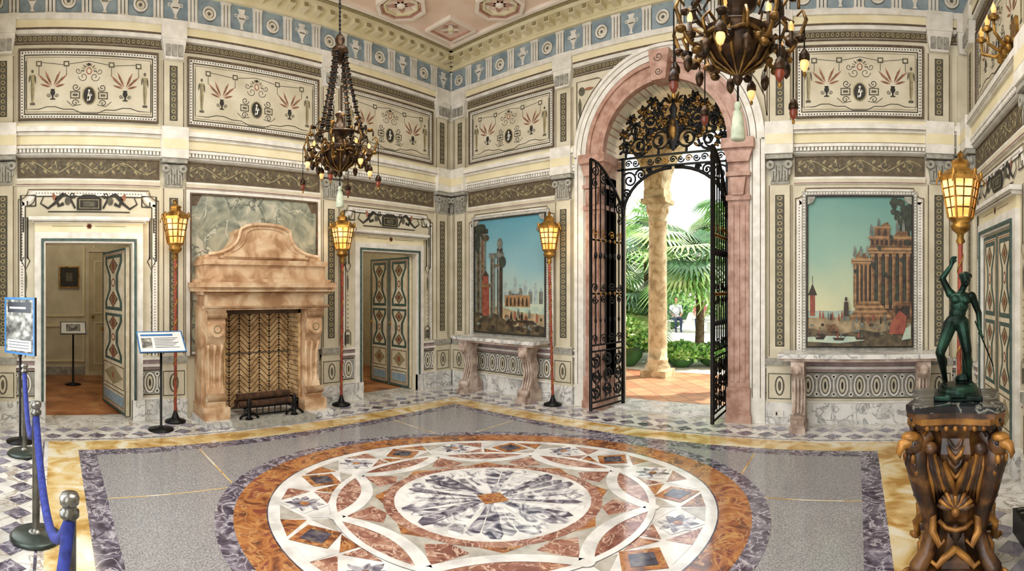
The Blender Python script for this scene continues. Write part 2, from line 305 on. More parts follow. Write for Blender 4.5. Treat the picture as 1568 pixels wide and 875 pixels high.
def door_surround(b,uc,hw=.53,zt=2.17,closed=False):
    d=.015
    for k in (-1,1):
        b.box(min(uc+k*hw,uc+k*(hw+.13)),max(uc+k*hw,uc+k*(hw+.13)),0,.05,0,zt+.13,white)
        b.box(min(uc+k*(hw+.02),uc+k*(hw+.05)),max(uc+k*(hw+.02),uc+k*(hw+.05)),.05,.065,0.25,zt+.02,teal)
        b.box(min(uc+k*hw,uc+k*(hw+.15)),max(uc+k*hw,uc+k*(hw+.15)),.0,.075,0,.25,marblew)
    b.box(uc-hw,uc+hw,0,.05,zt,zt+.13,white); b.box(uc-hw-.05,uc+hw+.05,.05,.065,zt+.02,zt+.05,teal)
    b.box(uc-hw-.13,uc+hw+.13,0,.04,zt+.13,zt+.27,yellowc)
    b.box(uc-hw-.2,uc+hw+.2,0,.12,zt+.27,zt+.31,white); b.box(uc-hw-.16,uc+hw+.16,0,.09,zt+.24,zt+.27,white); b.rect(uc-hw-.15,uc+hw+.15,zt+.245,zt+.255,.091,brown)
    for k in range(6):
        b.leaf(uc,zt+.2,.04,.03,k*pi/3,.042,terra)
    b.rib([(uc-.45,zt+.2),(uc-.07,zt+.2)],.008,.042,goldp); b.rib([(uc+.45,zt+.2),(uc+.07,zt+.2)],.008,.042,goldp)
    for k in (-1,1):
        x=uc+k*(hw+.24)
        def q(pts,w=.02): b.rib([(x+k*a,c) for a,c in pts],w,d,ink)
        q([(.06,1.95),(.06,2.75),(-.12,2.75),(-.12,2.62),(-.02,2.62),(-.02,2.68)])
        q([(-.02,1.98),(-.02,2.48),(.03,2.48),(.03,2.3)])
        q([(-.02,2.0),(-.05,1.95),(0,1.85),(.05,1.95),(.02,2.0)],.012)
        b.leaf(x+k*0,1.84,.28,.03,-pi/2,d,olive)
        dots(b,(x,.9),(x,1.55),.06,.01,d,olive)
        b.rib([(x-.05,.8),(x-.05,.98),(x,1.03),(x+.05,.98),(x+.05,.8)],.012,d,ink); b.rect(x-.03,x+.03,.82,.95,d,olive)
    z=2.65
    b.ext([(uc-.15,z-.08),(uc+.15,z-.08),(uc+.15,z+.06),(uc+.07,z+.11),(uc-.07,z+.11),(uc-.15,z+.06)],.012,.02,ink); b.frame(uc-.12,uc+.12,z-.06,z+.05,.008,.0215,goldp); b.rect(uc-.07,uc+.07,z-.035,z+.025,.022,olive)
    b.rib([(uc-.5,z-.10),(uc+.5,z-.10)],.014,d,ink)
    for k in (-1,1):
        pts=[(.17,-.06),(.24,.08),(.32,.12),(.40,.05),(.37,-.03),(.31,.0)]
        b.rib([(uc+k*a,z+c) for a,c in pts],.045,d,ink,taper=(.5,1))
        pts=[(.32,.11),(.42,.0),(.5,-.06),(.59,.0),(.55,.09)]
        b.rib([(uc+k*a,z+c) for a,c in pts],.036,d+.001,ink,taper=(1.2,.3))
        b.ell(uc+k*.26,z+.03,.035,.05,d+.001,olive); scroll(b,uc+k*.2,z+.1,.04,k,d,ink,.014)
        b.leaf(uc+k*.4,z+.02,.12,.05,pi/2-k*.4,d,terra)
def mural_frame(b,u0,u1,v0=.86,v1=2.78):
    b.bframe(u0,u1,v0,v1,.05,0,.03,stoneg); b.bframe(u0+.05,u1-.05,v0+.05,v1-.05,.022,0,.045,ink)
    for x in (u0+.025,u1-.025): dots(b,(x,v0),(x,v1),.035,.012,.032,white)
    dots(b,(u0,v1-.025),(u1,v1-.025),.035,.012,.032,white)
# ---------------- WALLS (structure)
def wall_struct(name,M,u0,u1,holes,th=.3,m=plaster):
    b=MB(M); xs=[u0]; 
    for (a,c,zb,zt) in sorted(holes):
        b.box(xs[-1],a,-th,0,0,ZC,m); 
        if zb>0: b.box(a,c,-th,0,0,zb,m)
        b.box(a,c,-th,0,zt,ZC,m); xs.append(c)
    b.box(xs[-1],u1,-th,0,0,ZC,m)
    return b.build(name)
WP=[-.636,1.455,3.70,5.84]
ww=wall_struct('wall_west',MW,YS-.3,YN,[(-.12,.94,0,2.17),(4.24,5.30,0,2.17)])
dw=MB(MW)
bays=[(-.47,1.29),(1.62,3.54),(3.86,5.68)]
def mid_bays(b):
    for a,c in bays:
        upper_panel(b,a+.02,c-.02); frieze_panel(b,a,c)
mid_bays(dw); strips(dw,YS,YN,low=False); topstrips(dw,YS,YN)
for a,c in ((YS,-.25),(1.07,1.62),(3.54,4.11),(5.43,YN)): strips(dw,a,c,mid=False)
for p in WP: pilaster(dw,p)
pilaster(dw,YN-.03,.025,dark=False)
bay_border(dw,*bays[0],hole=(-.12,.94,2.17)); bay_border(dw,*bays[2],hole=(4.24,5.30,2.17)); door_surround(dw,.41); door_surround(dw,4.77)
slab=mat('marble_greygreen',['#777c6e','#9c9e8d','#c0bca8'],2.4,.35,dist=2.2,vein='#4d554e',vs=1.3,vw=.016)
slab2=mat('marble_greygreen_dark',['#6a7065','#898d7d','#a6a490'],3,.35,dist=2.4,vein='#d2d0c0',vs=1.6,vw=.012)
dw.rect(1.62,3.54,.765,2.87,.004,panelc); dw.bframe(1.62,3.54,.77,2.86,.05,0,.03,white); dw.bframe(1.67,3.49,.77,2.82,.02,0,.04,brown)
dw.rect(1.69,3.47,.77,2.8,.012,slab)
dw.P([(1.69,2.8),(2.1,2.8),(2.5,2.2),(2.2,1.9),(1.69,2.35)],.014,slab2); dw.P([(3.47,2.8),(3.0,2.8),(2.62,2.2),(2.9,1.9),(3.47,2.2)],.0142,slab2)
for c in (1.76,3.40): dw.P([(c-.07,2.8),(c+.07,2.8),(c+(.0 if c<2 else .07),2.66),(c+(-.07 if c<2 else 0),2.66)],.016,brown)
dw.build('trim_1',parent=ww)
we=wall_struct('wall_east',ME,YS-.3,YN,[])
de=MB(ME); mid_bays(de); strips(de,YS,YN,low=False); topstrips(de,YS,YN)
for a,c in ((YS,-.25),(1.07,4.0),(5.5,YN)): strips(de,a,c,mid=False)
for p in WP: pilaster(de,p)
pilaster(de,YN-.03,.025,dark=False)
for bb in bays: bay_border(de,*bb)
door_surround(de,.41); door_surround(de,4.77)
def door_leaf_face(b,u0,u1,z0,z1,d,k=1):
    crm=_m['door_cream']; w=u1-u0; uc=(u0+u1)/2
    b.frame(u0,u1,z0,z1,.035,d+k*.001,teal); b.frame(u0+.045,u1-.045,z0+.045,z1-.045,.012,d+k*.001,terra)
    H=z1-z0
    for (a,c) in ((.30,.60),(.62,.97)):
        va=z0+H*a; vb=z0+H*c; vm=(va+vb)/2; hh=(vb-va)/2
        b.P([(uc-w*.36,va),(uc+w*.36,va),(uc+w*.36,va+hh*.3),(uc+w*.2,vm-hh*.25),(uc+w*.2,vm+hh*.25),(uc+w*.36,vb-hh*.3),(uc+w*.36,vb),(uc-w*.36,vb),(uc-w*.36,vb-hh*.3),(uc-w*.2,vm+hh*.25),(uc-w*.2,vm-hh*.25),(uc-w*.36,va+hh*.3)],d+k*.0015,teal)
        b.P([(uc-w*.27,va+hh*.12),(uc+w*.27,va+hh*.12),(uc+w*.27,va+hh*.3),(uc+w*.10,vm-hh*.25),(uc+w*.10,vm+hh*.25),(uc+w*.27,vb-hh*.3),(uc+w*.27,vb-hh*.12),(uc-w*.27,vb-hh*.12),(uc-w*.27,vb-hh*.3),(uc-w*.10,vm+hh*.25),(uc-w*.10,vm-hh*.25),(uc-w*.27,va+hh*.3)],d+k*.0025,crm)
        for s_ in (-1,1):
            z=vm+s_*hh*.6; b.P([(uc,z-hh*.3),(uc+w*.2,z),(uc,z+hh*.3),(uc-w*.2,z)],d+k*.0035,brown); b.P([(uc,z-hh*.22),(uc+w*.14,z),(uc,z+hh*.22),(uc-w*.14,z)],d+k*.0045,goldp)
            b.ell(uc,z,w*.06,w*.06,d+k*.0055,red,10)
            for q in range(6): b.leaf(uc,z,w*.11,w*.05,q*pi/3,d+k*.005,terra)
        b.ell(uc,vm,w*.09,hh*.16,d+k*.0035,terra,12); b.ell(uc,vm,w*.05,hh*.1,d+k*.0045,crm,12)
    b.frame(u0+.07,u1-.07,z0+.07,z0+H*.12,.012,d+k*.002,teal); b.rect(u0+.09,u1-.09,z0+.09,z0+H*.1,d+k*.002,mat('door_blue',['#7d95a4','#95abb5'],10))
    va=z0+H*.14; vb=z0+H*.28; vm=(va+vb)/2
    b.frame(u0+.07,u1-.07,va,vb,.012,d+k*.002,brown); b.P([(uc,va+.02),(u1-.1,vm),(uc,vb-.02),(u0+.1,vm)],d+k*.0025,goldp); b.ell(uc,vm,.05,.05,d+k*.0035,terra,10)
mat('door_cream',['#c4b697','#dcd2b8'],8,.55)
for s_ in (-1,1):
    a,c=(4.77-.52,4.77-.005) if s_<0 else (4.77+.005,4.77+.52)
    de.box(a,c,0,.02,.02,2.15,_m['door_cream']); door_leaf_face(de,a,c,.02,2.15,.02)
de.build('trim_2',parent=we)
AC=-2.39; AR=.86; SP=3.42; TH=.62
wn=MB(MN)
wn.box(XW-.3,AC-AR,-TH,0,0,ZC,plaster); wn.box(AC+AR,XE+.3,-TH,0,0,ZC,plaster)
n=28; vs=[];fs=[]
for i in range(n+1):
    a=pi-pi*i/n; u=AC+AR*cos(a); z=SP+AR*sin(a)
    for d in (0,-TH): vs+=[(u,d,z),(u,d,ZC)]
for i in range(n):
    k=4*i;q=k+4; fs+=[(k,k+1,q+1,q),(k+2,k+3,q+3,q+2),(k,k+2,q+2,q)]
wn.add(vs,fs,plaster)
wno=wn.build('wall_north')
dn=MB(MN)
NP=[-5.95,-3.91,-.906,1.0]
nb=[(-5.79,-4.07),(-.74,.84)]
for a,c in nb: upper_panel(dn,a+.02,c-.02); frieze_panel(dn,a,c); bay_border(dn,a,c); mural_frame(dn,a+.1,c-.1)
strips(dn,XW,AC-1.31); strips(dn,AC+1.31,XE)
topstrips(dn,XW,XE)
for p in NP: pilaster(dn,p)
pilaster(dn,XE-.08,.07,dark=False); pilaster(dn,XW+.04,.03,dark=False)
for k in (-1,1):
    x=AC+k*1.31; dn.box(min(x,x-k*.2),max(x,x-k*.2),0,.09,0,SP,white); dn.rect(min(x-k*.05,x-k*.06),max(x-k*.05,x-k*.06),.3,SP,.0915,brown); dn.rect(min(x-k*.15,x-k*.16),max(x-k*.15,x-k*.16),.3,SP,.0915,brown)
    x=AC+k*1.12; a,c=min(x,AC+k*AR),max(x,AC+k*AR); cc=(a+c)/2
    dn.box(a,c,-.3,.12,.4,3.2,pink); dn.box(a-.03,c+.03,-.3,.16,0,.1,pink); dn.box(a-.015,c+.015,-.3,.15,.1,.36,pink); dn.box(a-.02,c+.02,-.3,.14,.36,.42,pink)
    for j in range(3): dn.box(a+.04+j*.07,a+.075+j*.07,.12,.135,.5,2.62,pink)
    dn.box(a-.02,c+.02,-.3,.15,2.68,2.74,pink); dn.ext([(cc-.07,2.74),(cc+.07,2.74),(cc+.1,2.95),(cc-.1,2.95)],.1,.17,pink); dn.box(a-.02,c+.02,-.3,.16,2.97,3.02,pink)
    dn.ext([(a-.0,3.14),(c,3.14),(c+.05,3.3),(a-.05,3.3)],-.3,.16,pink); dn.box(a-.07,c+.07,-.3,.2,3.3,3.42,pink)
dn.arc(AC,SP,1.10,1.31,0,pi,0,.09,white,40); dn.arc(AC,SP,1.27,1.31,0,pi,.09,.12,white,40); dn.arc(AC,SP,1.20,1.21,0,pi,.09,.092,brown,40); dn.arc(AC,SP,1.12,1.13,0,pi,.09,.092,brown,40)
dn.arc(AC,SP,AR,1.10,0,pi,-.3,.10,pink,40); dn.arc(AC,SP,1.05,1.10,0,pi,.10,.13,pink,40); dn.arc(AC,SP,AR-.01,.92,0,pi,.08,.12,pink,40)
dn.ext([(AC-.09,SP+.8),(AC+.09,SP+.8),(AC+.14,SP+1.18),(AC-.14,SP+1.18)],0,.24,pink); scroll(dn,AC,SP+1.08,.06,1,.242,brown,.015); scroll(dn,AC,SP+.9,.05,-1,.242,brown,.015)
for k in (-1,1):
    pts=[(AC+k*1.32,3.72),(AC+k*1.32,4.5),(AC+k*.98,4.5)]+[(AC+k*1.4*cos(a),SP+1.4*sin(a)) for a in (.85,.7,.55,.4)]
    dn.rib(pts,.015,.012,brown,closed=True)
    dn.ell(AC+k*1.24,4.36,.05,.06,.012,olive); dn.leaf(AC+k*1.27,4.28,.3,.05,-pi/2,.012,olive); dn.leaf(AC+k*1.2,4.38,.16,.04,pi/2+k*pi/2,.013,terra)
dn.build('trim_3',parent=wno)
ws=MB()
sx=[XW-.3,-5.4,-3.9,-3.1,-1.6,-.9,.6,XE+.3]
for i in range(0,7):
    if i%2==0: ws.box(sx[i],sx[i+1],YS-.3,YS,0,ZC,plaster)
    else: ws.box(sx[i],sx[i+1],YS-.3,YS,0,.3,plaster); ws.box(sx[i],sx[i+1],YS-.3,YS,4.2,ZC,plaster)
ws.build('wall_south')
for i in (1,3,5):  # unseen windows, added to let sky light in from behind the camera
    wb=MB(); a,c=sx[i],sx[i+1]
    for x in (a,(a+c)/2-.02,c-.05): wb.box(x,x+.05,YS-.2,YS-.14,.3,4.2,white)
    for k in range(6): wb.box(a,c,YS-.19,YS-.15,.3+k*.77,.34+k*.77,white)
    wb.build('window_%d'%((i+1)//2))
# ---------------- CEILING
ceilp=mat('ceiling_peach',['#dcc0a8','#ead2bf'],3,.7); ceil2=mat('ceiling_pale',['#e6d8c8','#f0e6da'],3,.7); ceilr=mat('ceiling_rust',['#b08370','#c49a86'],10,.7)
cb=MB(); cb.box(XW-.3,XE+.3,YS-.3,YN+TH,ZC,ZC+.2,ceilp)
MC=Matrix(((1,0,0,0),(0,0,1,0),(0,-1,0,ZC),(0,0,0,1)))
cb.M=MC; P=.95
def ngon_ring(b,cx,cy,pts0,pts1,d0,d1,m):
    n=len(pts0); vs=[(cx+x,d,cy+y) for pp in (pts0,pts1) for x,y in pp for d in (d0,d1)]
    fs=[]
    for i in range(n):
        j=(i+1)%n; A=2*i;B=2*j;C=2*n+2*i;D=2*n+2*j
        fs+=[(A+1,B+1,D+1,C+1),(A,A+1,B+1,B),(C,C+1,D+1,D)]
    b.add(vs,fs,m)
i0=-5.42; j0=5.32
cb.bframe(XW+.38,XE-.38,YS+.38,YN-.38,.05,0,.05,ceil2)
for i in range(0,8):
    for j in range(0,7):
        cx=i0+i*P; cy=j0-j*P
        if (i+j)%2:
            q=lambda r:[(r/cos(pi/8)*cos(pi/4+pi/8+k*pi/4),r/cos(pi/8)*sin(pi/4+pi/8+k*pi/4)) for k in range(8)]
            rr=min(.62,cx-XW-.45,YN-.45-cy,XE-.45-cx)
            if rr<.3: continue
            ngon_ring(cb,cx,cy,q(rr),q(rr-.05),0,.06,ceil2); ngon_ring(cb,cx,cy,q(rr-.05),q(rr-.07),0,.045,ceilr); ngon_ring(cb,cx,cy,q(rr-.1),q(rr-.13),0,.035,yellowc)
            cb.P([(cx+x,cy+y) for x,y in q(rr-.13)],.004,ceil2)
            for k in range(8):
                a=k*pi/4; cb.leaf(cx,cy,.2,.09,a,.012,ceilr if k%2 else ceilp); cb.ell(cx+cos(a)*.24,cy+sin(a)*.24,.035,.035,.014,ceilp,8)
            cb.sph((cx,.02,cy),(.06,.03,.06),ceil2)
        else:
            q=lambda r:[(-r,-r),(r,-r),(r,r),(-r,r)]
            ngon_ring(cb,cx,cy,q(.27),q(.23),0,.05,ceil2); ngon_ring(cb,cx,cy,q(.23),q(.215),0,.04,ceilr)
            cb.P([(cx+x,cy+y) for x,y in q(.215)],.005,ceilp)
            for k in range(8): cb.leaf(cx,cy,.15,.08,k*pi/4,.02+.002*(k%2),ceil2 if k%2 else ceilr)
            cb.sph((cx,.02,cy),(.045,.03,.045),yellowc)
cb.build('ceiling')
# ---------------- FLOOR
fcream=mat('floor_cream_marble',['#b3b0a8','#d0cec8','#dedcd6'],4,.13,vein='#97897a',vs=3)
fgrey=mat('floor_grey_terrazzo',['#706f72','#8b8a8b','#a3a2a0'],90,.12,detail=3)
fyel=mat('floor_yellow_marble',['#a8803c','#cdb37a','#dcd6c0'],3.5,.13,dist=1)
fpur=mat('floor_purple_marble',['#37323e','#5a5462','#8b8690'],9,.12,dist=1.2,vein='#b8b2b8',vs=6)
flav=mat('floor_lavender_marble',['#75717e','#9a97a2'],9,.12,dist=1)
forg=mat('floor_orange_marble',['#5f3a2c','#8f5836','#ab7444','#7c4436'],4.5,.12,dist=1.6,vein='#b98e5c',vs=5)
fred=mat('floor_rust_marble',['#6e443a','#8c5e50','#a67e6a'],8,.12,dist=1,vein='#cbb09c',vs=7)
fwht=mat('floor_white_marble',['#c0beba','#d6d4d0','#e2e0dc'],6,.12)
fdk=mat('floor_dark_marble',['#25232b','#454354','#6a6560'],10,.12,dist=1)
fbg=mat('floor_grey_vein_marble',['#3c3948','#68646f','#a5a2a8','#dcdad8'],6,.12,dist=2.2)
fbg2=mat('floor_pale_vein_marble',['#6a6670','#b5b2b4','#dcdad8','#e6e4e0'],6,.12,dist=2.2)
fgr=mat('floor_greige_marble',['#9b968c','#b8b3a8'],9,.12)
fb=MB(); fb.box(XW-.3,XE+.3,YS-.3,YN+TH,-.1,0,fcream)
fb.M=Matrix(((1,0,0,0),(0,0,1,0),(0,1,0,0),(0,0,0,1)))
FX0,FX1,FY0,FY1=-5.08,.22,.23,5.05
fb.frame(FX0-.30,FX1+.30,FY0-.30,FY1+.30,.30,.001,fyel)
fb.frame(FX0-.36,FX1+.36,FY0-.36,FY1+.36,.02,.0015,fpur)
def diam(u,v,h,m): fb.P([(u-h,v),(u,v-h),(u+h,v),(u,v+h)],.0015,m)
h=.105
for row in (0,1):
    o=.50+row*.24
    x0,x1,y0,y1=FX0-o,FX1+o,FY0-o,FY1+o
    nx=int((x1-x0)/.24); ny=int((y1-y0)/.24)
    for i in range(nx+1):
        u=x0+(x1-x0)*i/nx+(.12 if row else 0); diam(u,y1,h,fpur if row==0 else flav); diam(u,y0,h,fpur if row==0 else flav)
    for i in range(1,ny):
        v=y0+(y1-y0)*i/ny+(.12 if row else 0); diam(x0,v,h,fpur if row==0 else flav); diam(x1,v,h,fpur if row==0 else flav)
fb.rect(FX0,FX1,FY0,FY1,.0015,fpur); fb.rect(FX0+.17,FX1-.17,FY0+.17,FY1-.17,.0025,fgrey)
for a in (FX0+1.2,FX1-1.2): fb.rect(a-.008,a+.008,FY0+.17,FY1-.17,.0032,fyel)
for a in (FY0+1.2,FY1-1.2): fb.rect(FX0+.17,FX1-.17,a-.008,a+.008,.0034,fyel)
fb.build('floor')
CX,CY=-2.53,2.93; th=-.712
er=Vector((sin(th),cos(th))); el_=Vector((cos(th),-sin(th))); kr,kl=.93,1.04
A_=[[kl*el_[i]*el_[j]+kr*er[i]*er[j] for j in range(2)] for i in range(2)]
MO=Matrix(((A_[0][0],A_[0][1],0,CX),(A_[1][0],A_[1][1],0,CY),(0,0,1,0),(0,0,0,1)))
md=MB(MO@Matrix(((1,0,0,0),(0,0,1,0),(0,1,0,0),(0,0,0,1))))
md.ell(0,0,1.99,1.99,.005,fpur,96); md.ell(0,0,1.86,1.86,.006,forg,96); md.ell(0,0,1.63,1.63,.007,fdk,96); md.ell(0,0,1.62,1.62,.0074,fwht,96); 
def pol(r,a): return (r*cos(a),r*sin(a))
for k in range(24):
    a=k*pi/12; md.rib([pol(1.63,a),pol(1.86,a)],.006,.0065,fred)
for k in range(16):
    a=k*pi/8+pi/16; c=pi/16
    md.P([pol(1.54,a-c),pol(1.54,a-c*.15),pol(1.36,a-c*.95)],.009,forg if k%2 else fred); md.P([pol(1.54,a+c),pol(1.54,a+c*.15),pol(1.36,a+c*.95)],.009,fwht if k%2 else fgr)
    md.P([pol(1.18,a-c*.95),pol(1.20,a-c*.1),pol(1.33,a-c*.95)],.009,fgr if k%2 else fred)
    md.P([pol(1.18,a+c*.95),pol(1.20,a+c*.1),pol(1.33,a+c*.95)],.009,forg if k%2 else fwht)
    m2=fdk if k%2 else fbg
    r0=1.365; md.P([pol(r0-.18,a),pol(r0,a+.13),pol(r0+.18,a),pol(r0,a-.13)],.010,fwht if k%2==0 else forg)
    md.P([pol(r0-.11,a),pol(r0,a+.08),pol(r0+.11,a),pol(r0,a-.08)],.011,m2)
    if k%2==0:
        for q in range(8): md.leaf(*pol(r0,a),.15,.07,a+q*pi/4,.0105,m2)
        md.ell(*pol(r0,a),.035,.035,.012,forg,8)
V=[pol(1.16,k*pi/4+pi/8) for k in range(8)]
def arcb(p,q,bul,n=14):
    mx=((p[0]+q[0])/2,(p[1]+q[1])/2); l=math.hypot(*mx); d=(mx[0]/l,mx[1]/l)
    return [(p[0]+(q[0]-p[0])*t+d[0]*bul*4*t*(1-t),p[1]+(q[1]-p[1])*t+d[1]*bul*4*t*(1-t)) for t in [i/n for i in range(n+1)]]
inner=[]
for k in range(8):
    p,q=V[k],V[(k+1)%8]; o=arcb(p,q,.09); i_=arcb(p,q,-.14); inner+=i_[:-1]
    md.P(o+i_[::-1][1:-1],.0135,fred)
    md.rib(o,.05,.0150,fwht)
md.P(inner,.0142,fgr)
for k in range(8):
    p,q=V[k],V[(k+1)%8]; md.rib(arcb(p,q,-.14),.09,.0155,fwht)
    a=k*pi/4+pi/8
    md.ell(V[k][0],V[k][1],.05,.05,.0158,fwht,12)
    md.P([pol(1.10,a),pol(.88,a-.17),pol(.80,a),pol(.88,a+.17)],.0147,fred)
    md.P([pol(.80,a+.22),pol(.80,a+pi/4-.22),pol(.87,a+pi/8)],.0149,forg)
md.ell(0,0,.80,.80,.0152,fred,48); md.ell(0,0,.72,.72,.01555,fwht,48)
seq=[fbg,fbg2,fbg2,fbg,fpur,fbg2,fbg,fbg2]
for k in range(16):
    a=k*pi/8; c=pi/16*.95
    md.P([pol(.1,a-c),pol(.60,a-c),pol(.68,a-c*.5),pol(.69,a),pol(.62,a+c*.2),pol(.1,a)],.0162,seq[k%8])
    md.P([pol(.1,a),pol(.62,a+c*.2),pol(.66,a+c*.6),pol(.6,a+c),pol(.1,a+c)],.0164,seq[(k+3)%8])
    md.P([pol(.12,a),pol(.36,a-.06),pol(.60,a),pol(.36,a+.06)],.0168,fwht if k%2 else fbg)
md.P([pol(.13,k*pi/2+.3) for k in range(4)],.0175,forg)
md.build('floor_medallion')
# ---------------- paintings (flat murals)
def skymat(name,top,mid,bot,z0,z1):
    m=bpy.data.materials.new(name); m.use_nodes=True; nt=m.node_tree; b=nt.nodes['Principled BSDF']; b.inputs['Roughness'].default_value=.6
    tc=nt.nodes.new('ShaderNodeTexCoord'); sp=nt.nodes.new('ShaderNodeSeparateXYZ'); mr=nt.nodes.new('ShaderNodeMapRange'); mr.inputs[1].default_value=z0; mr.inputs[2].default_value=z1
    no=nt.nodes.new('ShaderNodeTexNoise'); no.inputs['Scale'].default_value=1.8; no.inputs['Detail'].default_value=6
    ad=nt.nodes.new('ShaderNodeMath'); ad.operation='MULTIPLY_ADD'; ad.inputs[1].default_value=.3; r=nt.nodes.new('ShaderNodeValToRGB')
    l=nt.links; l.new(tc.outputs['Object'],sp.inputs[0]); l.new(sp.outputs[2],mr.inputs[0]); l.new(tc.outputs['Object'],no.inputs[0]); l.new(no.outputs[0],ad.inputs[0]); l.new(mr.outputs[0],ad.inputs[2])
    l.new(ad.outputs[0],r.inputs[0]); e=r.color_ramp.elements; e[0].position=.3; e[0].color=hx(bot); e[1].position=1.0; e[1].color=hx(top); q=e.new(.68); q.color=hx(mid)
    l.new(r.outputs[0],b.inputs['Base Color']); return m
bl=mat('mural_building',['#49331f','#6f4e30','#8c6a44'],16,.6); bld=mat('mural_building_shade',['#241c16','#403022'],12,.6); blh=mat('mural_building_light',['#80603e','#a8845a'],16,.6)
gnd=mat('mural_ground',['#8a7858','#b8a27e'],9,.6); gdk=mat('mural_foreground',['#2a261d','#4a3f2b','#66573e'],11,.6); fol=mat('mural_foliage',['#20261e','#3a4233'],16,.6); gst=mat('mural_grey_stone',['#525650','#7b7d72'],14,.6); gfar=mat('mural_far_city',['#7e9298','#a8b3a8'],14,.6); fw=mat('mural_figure',['#703024','#96523e'],12,.6); wtr=mat('mural_water',['#8fa99f','#b6c0a6'],10,.6)
def mural(name,u0,u1,v0,v1,sky,which):
    b=MB(MN); W=u1-u0; H=v1-v0; X=lambda x:u0+x*W; Y=lambda y:v0+y*H
    k=[.02]
    def dd(): k[0]+=.00025; return k[0]
    b.box(u0,u1,.0,.018,v0,v1,bld)
    b.rect(u0,u1,v0,v1,.02,sky)
    def pl(pts,m): b.P([(X(x),Y(y)) for x,y in pts],dd(),m)
    def rc(x0,x1,y0,y1,m): pl([(x0,y0),(x1,y0),(x1,y1),(x0,y1)],m)
    def el(x,y,rx,ry,m): b.ell(X(x),Y(y),rx*W,ry*H,dd(),m,12)
    def archw(x0,x1,y0,y1,m): pl([(x0,y0),(x1,y0),(x1,y1-.02),((x0+x1)/2+.2*(x1-x0),y1),((x0+x1)/2-.2*(x1-x0),y1),(x0,y1-.02)],m)
    def man(x,y,h,m): 
        pl([(x-h*.2,y),(x+h*.2,y),(x+h*.16,y+h*.75),(x-h*.14,y+h*.75)],m); el(x,y+h*.88,h*.1,h*.12,m)
    if which==0:
        rc(0,.55,.2,.235,gfar); rc(0,1,0,.225,gnd); pl([(0,.225),(.5,.23),(.3,.19),(0,.19)],wtr)
        pl([(.02,.2),(.07,.2),(.07,.34),(.02,.34)],fw); pl([(.0,.34),(.09,.34),(.045,.42)],bld); rc(.042,.048,.42,.47,bld)
        # storm-dark tree, upper right
        for i in range(34):
            t=R.random(); el(.80+.19*t+.03*R.random(),.98-.20*R.random()*(.4+t),.025+.02*t,.018+.015*t,fol)
        rc(.955,.985,.6,.85,fol)
        rc(.60,1,.2,.70,bl); rc(.60,1,.24,.62,bld)
        for i in range(6): x=.61+i*.068; rc(x,x+.030,.26,.62,bl); rc(x,x+.010,.26,.62,blh); rc(x-.004,x+.034,.60,.62,blh); rc(x-.004,x+.034,.25,.275,blh)
        for i in range(5): x=.646+i*.068; archw(x,x+.026,.28,.42,fol); archw(x,x+.024,.47,.58,fol)
        rc(.58,1,.62,.66,blh); rc(.58,1,.635,.64,bld); rc(.59,1,.66,.665,bld); rc(.60,1,.665,.72,bl); rc(.58,1,.72,.735,blh)
        for i in range(9): rc(.61+i*.045,.635+i*.045,.675,.71,bld)
        rc(.64,.79,.735,.79,bl); rc(.63,.80,.79,.80,blh); archw(.67,.70,.74,.78,bld); archw(.73,.76,.74,.78,bld); man(.68,.80,.06,gst); pl([(.70,.80),(.79,.80),(.77,.83),(.73,.82)],bl)
        pl([(.83,.735),(.97,.735),(.95,.775),(.91,.76),(.87,.785)],bl)
        for x in (.61,.86,.92): man(x,.765 if x>.8 else .735,.08,gst)
        rc(.44,.60,.26,.58,bl); rc(.45,.60,.30,.54,bld)
        for i in range(4): x=.45+i*.04; rc(x,x+.02,.28,.55,blh); rc(x+.013,x+.02,.28,.55,bl)
        rc(.42,.61,.55,.585,blh); rc(.42,.61,.565,.57,bld); pl([(.46,.585),(.58,.585),(.57,.63),(.53,.615),(.49,.635)],bl)
        for x in (.45,.51,.57): man(x,.60,.07,gst)
        for x,y in ((.46,.5),(.62,.55),(.75,.48),(.9,.58),(.68,.66),(.8,.73),(.95,.70)): el(x,y,.018,.014,fol); el(x+.012,y-.015,.012,.012,fol)
        for i in range(8): rc(.40+i*.014,.82-i*.018,.18+i*.015,.195+i*.015,blh if i%2 else bl)
        rc(.82,1,.16,.30,bl); rc(.84,.98,.18,.27,bld)
        pl([(0,0),(1,0),(1,.1),(.85,.13),(.7,.09),(.5,.11),(.32,.08),(.15,.1),(0,.12)],gdk)
        pl([(0,.03),(.3,.02),(.55,.04),(.45,.065),(.2,.07),(0,.06)],wtr)
        for x,y,s in ((.12,.05,1),(.3,.045,1.2),(.5,.05,.9)):
            pl([(x-.05*s,y+.012),(x+.05*s,y+.012),(x+.035*s,y-.006),(x-.035*s,y-.006)],bld); man(x-.01,y+.01,.045,fw); man(x+.02,y+.01,.04,gst)
        for i in range(36): x=.02+.95*R.random(); el(x,.07+R.random()*.08,.010+R.random()*.02,.006+R.random()*.01,[gst,gdk,bl,bld][i%4])
        for x,hh in ((.42,.07),(.66,.05),(.73,.09)): rc(x,x+.022,.1,.1+hh,gst); rc(x,x+.008,.1,.1+hh,blh)
        rc(.44,.50,.095,.11,gst)
        pl([(.78,.08),(.93,.08),(.95,.2),(.88,.24),(.8,.16)],fw); el(.89,.27,.022,.02,bl); pl([(.9,.04),(.99,.05),(.99,.14),(.94,.12)],wtr)
        for x,y in ((.2,.18),(.225,.175),(.24,.18),(.3,.17),(.33,.19),(.12,.19),(.15,.185),(.47,.155),(.52,.16),(.58,.15),(.63,.17),(.7,.15),(.74,.17)): man(x,y,.05,[fw,bld,gst][int(x*100)%3])
